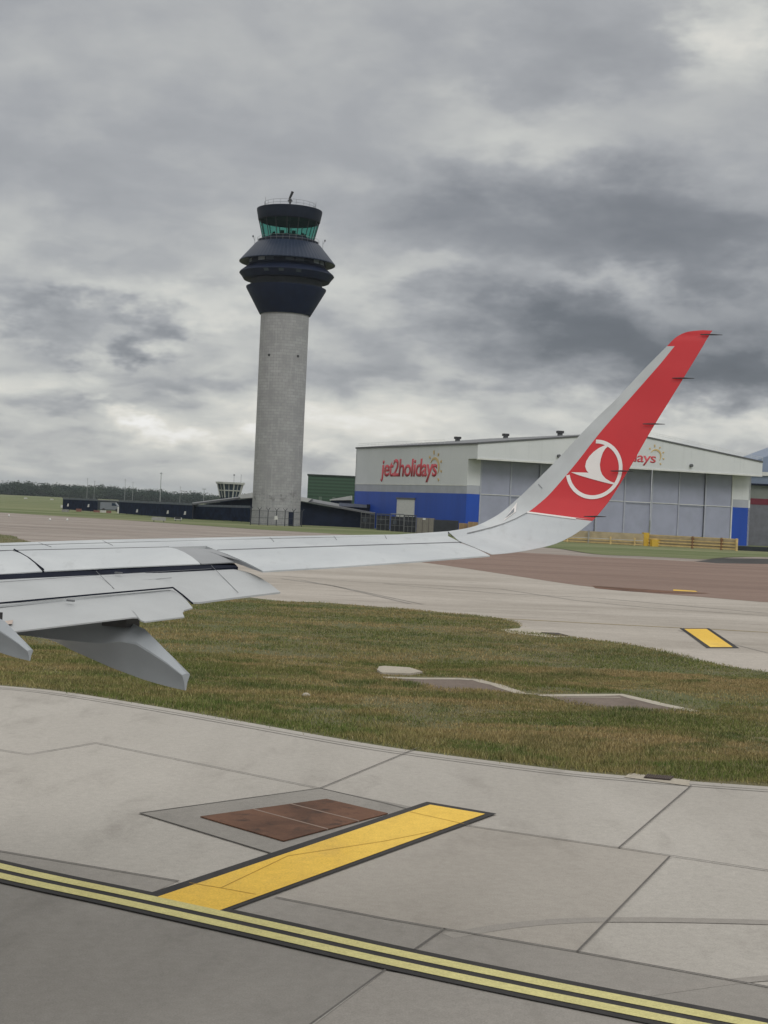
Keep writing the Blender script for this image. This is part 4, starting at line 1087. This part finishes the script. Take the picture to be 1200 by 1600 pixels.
p = on_front(872, 712.5); MB().tube(p-nf*.1, p+nf*.5, .3, n=8).build('floodlight', M_trim, hang)

# grey building beyond with the dark red band
M_grb = simple('grey_green_cladding', C(.20, .22, .20), .6, .08, .3)
M_grb2 = simple('brick_grey_base', C(.16, .165, .19), .7, .12, .8)
M_maroon = simple('maroon_band', C(.15, .012, .028), .5, .08, 1)
M_bluerf = simple('blue_grey_cladding', C(.20, .25, .34), .5, .06, .4)
nd = 290.0
def P3(px, py, d=nd): return D(px, py, d)
nb = thing('warehouse', 'grey warehouse with a dark red stripe at the right edge beyond the hangar', 'warehouse', (P3(1172, 850).x, nd, 0))
x0_, x1_ = P3(1160, 800).x, P3(1480, 800).x
def nbox(name, z0, z1, mat, out_=0, th=12, x0=x0_, x1=x1_): return MB().obox((x0, nd-out_, z0), (x1-x0, 0, 0), (0, th, 0), (0, 0, z1-z0)).build(name, mat, nb)
za = P3(1185, 788.5).z; zb2 = P3(1185, 779).z; zc_ = P3(1185, 757).z; zd_ = P3(1185, 743).z
nbox('lower_wall', 0, za, M_grb2); nbox('red_band', za, zb2, M_maroon, .05); nbox('upper_wall', zb2, zc_, M_grb); nbox('gutter', zc_-.2, zc_+.15, M_navy2, .8, 3)
nbox('fascia', zc_+.15, zd_, M_bluerf, .1)
nd_, r0 = nd+4, P3(1172, 721, nd+4)
MB().prism([P3(1176, 740, nd_), P3(1176, 721, nd_), P3(1330, 664, nd_), P3(1490, 722, nd_), P3(1490, 745, nd_)], Vector((0, 30, 0))).build('gable', M_bluerf, nb)
MB().prism([P3(1176, 737, nd-.5), P3(1490, 745, nd-.5), P3(1490, 748, nd-.5), P3(1170, 743, nd-.5)], Vector((0, 3, 0))).build('canopy', M_offwhite, nb)

# ------------------------------------------------------------------ fences
M_mesh = simple('navy_screen', C(.010, .018, .042), .9, .4, .9)
M_mesh.node_tree.nodes['Principled BSDF'].inputs['Specular IOR Level'].default_value = .1
M_postd = simple('dark_post', C(.04, .045, .055), .6, .1, 3)
def screen_fence(label, pa, pb, h0, h1, gaps=(), nposts=16, mat=M_mesh):
    a_, b_ = G(*pa), G(*pb); t = thing('screened_fence', label, 'fence', tuple(a_)); L_ = (b_-a_).length; d_ = (b_-a_).normalized(); n_ = Vector((d_.y, -d_.x, 0))
    segs = 1
    MB().prism([a_+Z(.15), b_+Z(.15), b_+Z(h1), a_+Z(h0)], n_*.06).build('screen', mat, t)
    for i in range(nposts+1):
        p = a_.lerp(b_, i/nposts); hh = h0+(h1-h0)*i/nposts
        MB().tube(p-n_*.1, p-n_*.1+Z(hh+.1), .06, n=6).tube(p-n_*.1+Z(hh+.1), p+n_*.3+Z(hh+.55), .05, n=6).build('post', M_postd, t)
    MB().prism([a_+Z(h0)+n_*.1, b_+Z(h1)+n_*.1, b_+Z(h1+.45)+n_*.1, a_+Z(h0+.45)+n_*.1], n_*.03).build('wire_top', simple('grey_wire', C(.11, .13, .155), .8, .2, 2), t)
    return t
screen_fence('dark navy screened fence far left, standing alone at its left end on grass', (98, 796.5), (152, 800.5), 2.6, 2.7, nposts=5)
screen_fence('dark navy screened fence in the middle stretch left of the tower', (186, 803), (300, 812.5), 2.7, 2.9, nposts=9)
screen_fence('dark navy screened fence touching the tower foot from the left', (297, 810.5), (391, 817), 2.6, 2.9, nposts=7)
screen_fence('dark navy screened fence right of the tower foot', (471, 820), (558, 823.5), 2.9, 2.9, nposts=7)
# open palisade fence in front of the tower foot
a_, b_ = G(391, 820.3), G(471, 823.2)
pf = thing('palisade_fence', 'open steel fence with cranked posts right in front of the tower foot', 'fence', tuple(a_)); d_ = (b_-a_).normalized(); n_ = Vector((d_.y, -d_.x, 0))
for i in range(7):
    p = a_.lerp(b_, i/6); MB().tube(p, p+Z(2.75), .075, n=6).tube(p+Z(2.75), p+Z(3.2)+d_*.4, .06, n=6).tube(p+Z(2.75), p+Z(3.2)-d_*.4, .05, n=6).build('post', M_postd, pf)
mb = MB()
for i in range(60): p = a_.lerp(b_, (i+.5)/60); mb.tube(p+Z(.1), p+Z(2.7), .014, n=4)
for zz in (.3, 1.4, 2.6): mb.tube(a_+Z(zz), b_+Z(zz), .03, n=5)
mb.build('pales', M_postd, pf)
FL = [(G(98, 796.5), G(152, 800.5)), (G(186, 803), G(300, 812.5)), None, (G(471, 820), G(558, 823.5)), (G(391, 820.3), G(471, 823.2))]
# small white notices on the fences, each on its own
M_wsign = simple('white_sign', C(.62, .62, .60), .6, .05, 2)
for i, (x, y, wh) in enumerate([(107, 789, 'leftmost small white notice on the far left navy fence'), (139, 790, 'small pale notice second from the left on the navy fence'), (215, 798, 'small white notice on the middle stretch of navy fence'),
                     (263, 800, 'white triangular notice above the white box sign on the fence'), (290, 801.5, 'square white notice on navy fence nearest the tower on its left'),
                     (431, 809, 'round white notice on the open fence before the tower foot'), (532, 815, 'white notice on the navy fence right of the tower')]):
    fa, fb = {0: FL[0], 1: FL[0], 2: FL[1], 3: FL[1], 4: FL[1], 5: FL[4], 6: FL[3]}[i]
    n_ = Vector((fb.y-fa.y, fa.x-fb.x, 0)).normalized(); d = ray(x, y); t_ = (fa-CAMP+n_*.12).dot(n_)/d.dot(n_); p = CAMP+d*t_
    r = .38
    o = MB().prism([p+Vector((-r, 0, -r)), p+Vector((r, 0, -r*.8)), p+Vector((r*.7, 0, r)), p+Vector((-r*.6, 0, r*.8))], Vector((0, .03, 0))).build('fence_notice', M_wsign); tag(o, wh, 'notice', 'notices on the navy fences')
# white boxes and taxiway signs in the grass
M_concb = simple('pale_concrete_block', C(.30, .29, .27), .8, .1, 2)
M_redb = simple('faded_red_block', C(.22, .10, .08), .7, .1, 2)
def block(name, label, cat, x, y, wpx, hpx, mat, group=None, dpt=.6, legs=False):
    p = G(x, y); k = p.y/FPX; t = thing(name, label, cat, tuple(p), group)
    w_, h_ = wpx*k, hpx*k
    if legs:
        for s_ in (-1, 1): MB().box(p+Vector((s_*w_*.35, 0, 0)), .1, .2, .3).build('leg', M_postd, t)
        MB().box(p+Z(.25), w_, .3, h_-.25).build('panel', mat, t)
    else:
        MB().box(p, w_, dpt, h_*.9).build('body', mat, t); MB().box(p+Z(h_*.9), w_*1.04, dpt*1.1, h_*.1).build('cap', mat, t)
    return t
s1 = block('taxiway_sign', 'long pale box sign standing in grass left of the small black one', 'airfield sign', 248, 815.5, 22, 7.5, simple('back_of_sign', C(.33, .33, .32), .7, .06, 2), legs=True)
s2 = block('taxiway_sign', 'small black sign with pale frame in grass before the navy fence', 'airfield sign', 278, 814.5, 11, 6, M_wsign, legs=True)
p = G(278, 814.5)
MB().box(p+Vector((0, -.2, .42)), 1.05, .05, .42).build('sign_face', M_dark, s2)
block('concrete_block', 'long pale concrete block at the left foot of the navy fence', 'block', 102, 799.8, 10.5, 4, M_concb)
block('concrete_block', 'reddish block between pale block and white box by the fence', 'block', 123, 799.4, 8, 4.5, M_redb)
block('barrier_block', 'low dark red block just left of the white box', 'barrier', 151, 800.6, 9, 3.5, M_redb)
block('white_box', 'bright white box on the grass before the gap in the fence', 'box', 161, 800.8, 8, 3.5, M_wsign)
block('barrier_block', 'low dark red block just right of the white box', 'barrier', 170, 801.5, 7, 3.5, M_redb)
block('white_post', 'short white post in grass at the fence left end', 'post', 96.5, 793, 2.6, 4, M_wsign)
block('marker_post', 'white upright marker post beside the fence gap', 'post', 185, 802, 3.2, 10, M_wsign, dpt=.3)
M_cont2_ = simple('slate_wall', C(.035, .045, .055), .8, .3, 1)
# parked van behind the gap
vp = G(172, 799.0); van = thing('parked_van', 'grey van half hidden in the gap of the navy fence', 'van', tuple(vp))
M_vang = simple('van_paint', C(.20, .22, .25), .4, .05, 2)
a0 = vp; prof = [(-2.6, .45), (-2.6, 2.3), (1.2, 2.35), (1.9, 1.5), (2.6, 1.35), (2.65, .45)]
MB().prism([a0+Vector((x, 0, z)) for x, z in prof], Vector((0, 1.9, 0))).build('body', M_vang, van)
MB().prism([a0+Vector((x, -.03, z)) for x, z in ((.35, 1.45), (.35, 2.15), (1.1, 2.15), (1.65, 1.45))], Vector((0, .02, 0))).build('window', M_glassdk, van)
for x in (-1.7, 1.7): MB().tube(a0+Vector((x, -.05, .38)), a0+Vector((x, .25, .38)), .38, n=14).build('wheel', M_darkmetal, van)
hp_ = G(168, 798.0); hp_.y += 14; hut = thing('low_hut', 'low dark grey hut behind the van in the fence gap', 'hut', tuple(hp_))
MB().box(hp_, 13, 4, 2.5).build('wall', M_cont2_, hut); MB().box(hp_+Z(2.5), 13.6, 4.6, .3).build('roof', M_roofgrey, hut)
# security hut and post right of the tower, equipment yard
M_timber = simple('weathered_board', C(.20, .185, .16), .8, .15, 1.5, stretch=(8, 1, 1))
M_card = simple('brown_crate', C(.30, .20, .105), .8, .12, 2)
M_cont = simple('charcoal_container', C(.02, .024, .032), .6, .25, 1)
M_cont2 = simple('slate_unit', C(.05, .06, .075), .6, .2, 1)
p = G(552, 823.6); lp = thing('bollard_post', 'stout grey post with pale head standing at the fence end', 'post', tuple(p))
MB().tube(p, p+Z(2.9), .16, n=10).build('shaft', M_rail, lp); MB().tube(p+Z(2.9), p+Z(3.4), .28, n=10).build('head', M_wsign, lp)
MB().box(p, .9, .9, .35).build('base', M_concb, lp)
units = [(574, 826.0, 22, 25, M_cont2, 'dark slate rack unit nearest the grey post', 0), (598, 828.5, 21, 25, M_cont, 'black unit second from the grey post', 1), (620, 830.5, 21, 27, M_cont2, 'dark slate unit below left of the white roller door', 0), (640, 832.0, 19, 26.5, M_cont, 'black unit touching the weathered board crate', 1)]
for (x, y, wp, hp, mt, lb, kd) in units:
    p = G(x, y); k = p.y/FPX; t = thing('equipment_rack', lb, 'equipment unit', tuple(p), 'dark units in the yard before the hangar'); w_, h_ = wp*k, hp*k
    MB().box(p+Vector((0, .5, 0)), w_*.96, .8, h_*(.93 if kd else .86)).build('cabinet', M_cont, t)
    mb = MB()
    for sx in (-1, -.35, .35, 1):
        mb.box(p+Vector((sx*(w_/2-.06), -.1, 0)), .12, .12, h_)
    for zz in (.33, .66, .97): mb.box(p+Vector((0, -.1, h_*zz)), w_, .13, .1)
    mb.build('frame', simple('rack_frame', C(.10, .105, .11), .6), t)
    MB().box(p+Vector((-w_*.18, -.2, h_*.42)), w_*.28, .1, h_*.2).build('panel', mt, t)
    MB().box(p+Vector((0, .45, h_)), w_*1.02, 1.3, .1).build('canopy', M_rail if kd == 0 else M_cont2, t)
p = G(664, 834.3); k = p.y/FPX; t = thing('board_crate', 'tall weathered board crate with a white notice in the yard', 'crate', tuple(p))
MB().box(p, 28*k, 1.5, 25*k).build('body', M_timber, t)
mb = MB()
for sx in (-.49, -.17, .17, .49): mb.box(p+Vector((sx*28*k, -.8, 0)), .12, .08, 25*k)
mb.build('battens', simple('batten', C(.12, .11, .095), .8), t)
MB().box(p+Vector((-.28, -.86, 22*k)), .5, .04, .3).build('notice', M_wsign, t)
p = G(696, 837.5); k = p.y/FPX; t = thing('flat_trailer', 'black covered trailer between board crate and brown crates', 'trailer', tuple(p))
MB().box(p+Z(.5), 38*k, 2, 20*k).build('body', M_cont, t); MB().box(p+Z(.35), 39*k, 2.1, .15).build('frame', M_rail, t)
for sx in (-1.2, 1.2): MB().tube(p+Vector((sx, -1.05, .35)), p+Vector((sx, -.8, .35)), .35, n=12).build('wheel', M_darkmetal, t)
for (x, y, wp, hp, lb) in ((723, 839.5, 13, 22, 'brown wooden crate left of its taller neighbour behind the wing'), (738, 840.5, 15, 25, 'taller brown wooden crate just above the wing surface')):
    p = G(x, y); k = p.y/FPX; t = thing('wooden_crate', lb, 'crate', tuple(p), 'brown crates before the hangar')
    MB().box(p, wp*k, 1.2, hp*k).build('body', M_card, t); mb = MB()
    for sx in (-.47, 0, .47): mb.box(p+Vector((sx*wp*k, -.63, 0)), .1, .05, hp*k)
    mb.box(p+Vector((0, -.66, hp*k*.5)), wp*k, .05, .1); mb.build('battens', simple('crate_batten', C(.36, .25, .14), .8), t)
p = G(710.5, 838); o = MB().lathe(p, [(0, 0), (.36, 0), (.42, .5), (.40, 1.1), (.2, 1.4), (0, 1.42)], 16).build('white_drum', M_wsign, smooth=True); tag(o, 'small rounded white drum left of the brown crates', 'drum')

# yellow barriers before the hangar doors
M_ybar = simple('worn_yellow_paint', C(.62, .46, .20), .6, .15, 1.2)
M_ybr = simple('bright_yellow_paint', C(.62, .40, .04), .55, .1, 1.2)
M_tanp = simple('sand_panel', C(.44, .36, .23), .7, .12, 1)
a_, b_ = G(1008, 853), G(1152, 861); d_ = (b_-a_).normalized(); n_ = Vector((d_.y, -d_.x, 0))
yb = thing('yellow_barrier', 'long yellow railed barrier with a solid left post at the hangar doors', 'barrier', tuple(a_))
Lb = (b_-a_).length
MB().box(a_+Z(0), .9, .9, 2.1, .2).build('end_post', M_ybr, yb); MB().box(a_+d_*1.6, 1.3, 1.0, 1.1, .2).build('counterweight', M_ybr, yb)
for zz, th in ((.15, .22), (.62, .2), (1.12, .16), (1.75, .08)):
    MB().obox(a_+d_*.3+Z(zz), d_*(Lb-.3), n_*.12, Z(th)).build('rail', M_ybar, yb)
MB().obox(a_+d_*.3-n_*.3+Z(.1), d_*(Lb-.4), -n_*.05, Z(1.75)).build('back_panel', M_tanp, yb)
for f_ in (.52, .83, .99):
    MB().box(a_.lerp(b_, f_), .3, .3, 1.9, .2).build('post', M_ybar if f_ > .9 else simple('rusty_post', C(.20, .10, .045), .8), yb)
a2_, b2_ = G(880, 846.5), G(1004, 853); d2 = (b2_-a2_).normalized(); n2 = Vector((d2.y, -d2.x, 0))
yr = thing('rail_barrier', 'low pale yellow double rail running in front of the doors left of the solid post', 'barrier', tuple(a2_))
for zz, th, mt in ((.10, .16, M_ybar), (.55, .14, M_ybar), (.78, .08, M_wsign)): MB().obox(a2_+Z(zz), d2*(b2_-a2_).length, n2*.1, Z(th)).build('rail', mt, yr)
MB().obox(a2_-n2*.4, d2*(b2_-a2_).length, -n2*.05, Z(1.9)).build('back_panel', M_tanp, yr)
for f_ in (.05, .32, .6, .9): MB().box(a2_.lerp(b2_, f_), .25, .25, 1.2 if f_ != .32 else 2.0, .2).build('post', M_ybar if f_ != .32 else M_concb, yr)
# dark trough right of it
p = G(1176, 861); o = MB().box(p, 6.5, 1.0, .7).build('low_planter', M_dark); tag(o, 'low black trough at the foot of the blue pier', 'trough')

# apron marker lights far left
for x, y, lb in ((14, 807.5, 'tiny white edge light at the far left of the apron'), (78, 813.8, 'tiny white edge light on the apron below the pale block'), (105, 814, 'faint edge light right of the brightest one')):
    p = G(x, y); o = MB().lathe(p, [(0, 0), (.16, 0), (.14, .2), (.09, .38), (0, .42)], 10).build('edge_light', M_wsign, smooth=True); tag(o, lb, 'edge light', 'edge lights on the far apron')
# drain grate and stray slabs
M_grate = simple('rusty_grate', C(.045, .032, .028), .8, .3, 8)
ga, gb, gc, gd_ = [G(x, y, .045) for x, y in ((1011, 1210.5), (1053, 1214), (1047, 1219), (1006, 1215.2))]
gt = thing('drain_grate', 'rusty rectangular drain grate in the gutter beside the grass', 'drain grate', tuple(gd_))
MB().prism([gd_, gc, gb, ga], Z(.012)).build('frame', M_grate, gt)
mb = MB()
for i in range(12):
    t0, t1 = (i+.25)/12, (i+.6)/12
    mb.prism([gd_.lerp(gc, t0)+Z(.013), gd_.lerp(gc, t1)+Z(.013), ga.lerp(gb, t1)+Z(.013), ga.lerp(gb, t0)+Z(.013)], Z(.008))
mb.build('bars', simple('grate_bars', C(.10, .075, .06), .8), gt)
# rusty access cover: three leaves set in a frame
PT = lambda x, y: G(x, y, .046)
cov = thing('access_cover', 'rusty brown cover of three leaves set in the concrete beside the yellow bar', 'ground cover', tuple(PT(440, 1290)))
q = [PT(313, 1277), PT(510, 1249.5), PT(606, 1272), PT(443, 1315)]
def lf(t0, t1):
    top = lambda t: q[0].lerp(q[1], t); bot = lambda t: q[3].lerp(q[2], t); return [bot(t0), bot(t1), top(t1), top(t0)]
for t0, t1 in ((0, .39), (.405, .69), (.705, 1)): MB().prism(lf(t0, t1), Z(.014)).build('leaf', M_brown, cov)
mb = MB()
for t0, t1 in ((.39, .405), (.69, .705)): mb.prism(lf(t0, t1), Z(.017))
mb.build('frame', simple('cover_frame', C(.26, .19, .15), .8), cov)
for x0, lb, x1, y0, y1, hh in ((592, 'pale concrete slab lying in the grass at the left end of the old paving', 658, 1046.5, 1056, .12),):
    P_ = [G(x, y, 0) for x, y in ((592, 1046), (600, 1045), (640, 1047.5), (660, 1054), (640, 1057), (596, 1055.5), (589, 1051))]
    o = MB().prism([p+Z(.01) for p in P_][::-1], Z(.07)).build('concrete_slab', M_kerb); tag(o, lb, 'slab')
P_ = [G(x, y, .02) for x, y in ((782, 984), (812, 982), (880, 990), (893, 995), (860, 996), (800, 990))]
MB_ = MB().prism(P_[::-1], Z(.012)).build('culvert_slab', M_kerb); tag(MB_, 'pale concrete slab in the notch at the back edge of the grass island', 'slab')
P_ = [G(x, y, .036) for x, y in ((846, 988.5), (872, 989.5), (888, 993.5), (868, 993))]
o = MB().prism(P_[::-1], Z(.02)).build('gully_grate', M_grate); tag(o, 'dark gully grate in the pale slab at the back edge of the grass', 'drain grate')
# pale stone in the grass
p = G(478, 1090); o = MB().lathe(p, [(0, 0), (.08, .02), (.10, .06), (.05, .10), (0, .11)], 9).build('stone', M_kerb, smooth=True); tag(o, 'small pale stone half hidden in the grass', 'stone')
p = G(452, 934); o = None

# ------------------------------------------------------------------ far tree line and masts
def leaf_mat(name, c1, c2):
    m, nt, b = newmat(name); at_ = N(nt, 'ShaderNodeAttribute'); at_.attribute_name = 'rnd'
    big = ramp(nt, noise_(nt, posn(nt), .03, 4, .6), .35, .65)
    c = mixc(nt, big, c1, c2); hsv = N(nt, 'ShaderNodeHueSaturation'); nt.links.new(c, hsv.inputs['Color'])
    nt.links.new(math_(nt, 'MULTIPLY_ADD', at_.outputs['Fac'], .9, .55), hsv.inputs['Value']); nt.links.new(hsv.outputs[0], b.inputs['Base Color'])
    b.inputs['Roughness'].default_value = .8; b.inputs['Specular IOR Level'].default_value = .1; return m
M_leaf = leaf_mat('far_foliage', C(.030, .052, .038), C(.052, .075, .045))
def leafcloud(name, centres, radii, nper, size, mat):
    cs_ = np.repeat(np.array(centres), nper, 0); rs = np.repeat(np.array(radii), nper, 0); n = len(cs_)
    d = rng.normal(size=(n, 3)); d /= np.linalg.norm(d, axis=1)[:, None]; rr = rng.random(n)[:, None]**.4
    p = cs_+d*rs*rr*(1+.15*rng.normal(size=(n, 1))); p[:, 2] = np.maximum(p[:, 2], .2)
    u = rng.normal(size=(n, 3)); u /= np.linalg.norm(u, axis=1)[:, None]; v = np.cross(u, rng.normal(size=(n, 3))); v /= np.linalg.norm(v, axis=1)[:, None]
    s_ = size*(.6+.8*rng.random(n))[:, None]
    V = np.stack([p-u*s_, p+v*s_*.8, p+u*s_, p-v*s_*.8], 1).astype(np.float32)
    me = bpy.data.meshes.new(name); me.vertices.add(n*4); me.vertices.foreach_set('co', V.ravel()); me.loops.add(n*4)
    me.loops.foreach_set('vertex_index', np.arange(n*4, dtype=np.int32)); me.polygons.add(n); me.polygons.foreach_set('loop_start', np.arange(0, n*4, 4, dtype=np.int32))
    a = me.attributes.new('rnd', 'FLOAT', 'FACE'); a.data.foreach_set('value', rng.random(n).astype(np.float32)); me.update(); me.materials.append(mat)
    o = bpy.data.objects.new(name, me); col.objects.link(o); return o
cen, rad = [], []
TOP = [(-400, 735), (-40, 752), (10, 753), (30, 751), (60, 755), (100, 757), (160, 759), (220, 764), (300, 769), (345, 773), (480, 781), (560, 786)]
x = -400.0
while x < 620:
    yt = lerp_poly(TOP, x)[1]
    for row, dep in enumerate((1400, 1440, 1500)):
        ht = D(x, yt, dep).z*(.80+.24*random.random()+.10*noise.noise(Vector((x*.03, row, 0)))); r = random.uniform(4, 10)
        cx_ = D(x, yt, dep).x+random.uniform(-4, 4)
        cen.append((cx_, dep+random.uniform(-10, 10), ht-r*.75)); rad.append((r*1.1, r, r*.8)); cen.append((cx_+random.uniform(-4, 4), dep-4, max(3, ht*.35))); rad.append((r*1.2, r, ht*.38))
    x += 6.5
o = leafcloud('tree_belt', cen, rad, 260, .62, M_leaf); tag(o, 'long dark belt of trees along the far side of the airfield', 'trees', kind='stuff')
mb = MB(); p0, p1 = G(-300, 760.6), G(320, 789); 
M_mast = simple('pale_mast', C(.30, .32, .33), .6, .1, 1)
for (x, y, top, lb, r) in ((252, 780, 738, 'tallest thin mast above the trees left of the tower', .5), (137, 778, 747, 'left thin mast of the close pair above the trees', .28), (148, 778, 751, 'shorter right mast of the close pair above the trees', .25),
                        (196, 780, 748.5, 'thin mast midway above the trees left of the tallest', .28), (208, 781, 753, 'short thin mast just right of the midway one', .25), (282, 783, 760, 'faint low mast right of the tallest', .22)):
    d_ = 900; b0 = D(x, y, d_); tz = D(x, top, d_).z; bx = D(x, top, d_).x
    t = thing('mast', lb, 'mast', (bx, d_, 0), 'thin masts beyond the airfield')
    MB().tube((bx, d_, 0), (bx, d_, tz), r*.6, r*.4, 6).build('pole', M_mast, t); MB().box((bx, d_, tz*.95), r*3.2, r*.6, r*.8).build('crossarm', M_mast, t)
p = D(319, 764, 700); t = thing('mast', 'T shaped mast just left of the white lookout cabin', 'mast', (p.x, 700, 0), 'thin masts beyond the airfield')
MB().tube((p.x, 700, 0), (p.x, 700, p.z), .12, n=6).build('pole', M_mast, t); MB().box((p.x, 700, p.z-.2), 1.8, .3, .3).build('crossarm', M_mast, t)
# concrete runway edge far away and pale hedge line
mb = MB(); strip(mb, [G(-500, 750).xy, G(-200, 763).xy, G(0, 770.8).xy, G(100, 775.5).xy, G(220, 781.5).xy], 14, -14, .03)
o = mb.build('runway', simple('runway_grey', C(.22, .22, .215), .9, .1, .01)); o['kind'] = 'structure'
for x, y, lb in ((40, 779.2, 'tiny white marker box on the far grass nearest the left edge'), (81, 781, 'tiny pale marker box on the far grass left of the navy fence')):
    block('marker_box', lb, 'marker', x, y, 4.5, 1.7, M_wsign, dpt=1.0)

# ------------------------------------------------------------------ haze
m, nt, b = newmat('haze_air'); nt.nodes.remove(b)
pv = N(nt, 'ShaderNodeVolumePrincipled'); pv.inputs['Density'].default_value = .00010; pv.inputs['Color'].default_value = C(.80, .87, .95); pv.inputs['Anisotropy'].default_value = .2
nt.links.new(pv.outputs[0], nt.nodes['Material Output'].inputs['Volume'])
o = MB().obox((-9100, -400, -1), (18200, 0, 0), (0, 9500, 0), (0, 0, 75)).build('haze', m); o['kind'] = 'stuff'
o['label'] = 'thin pale haze over the whole airfield'; o['category'] = 'haze'
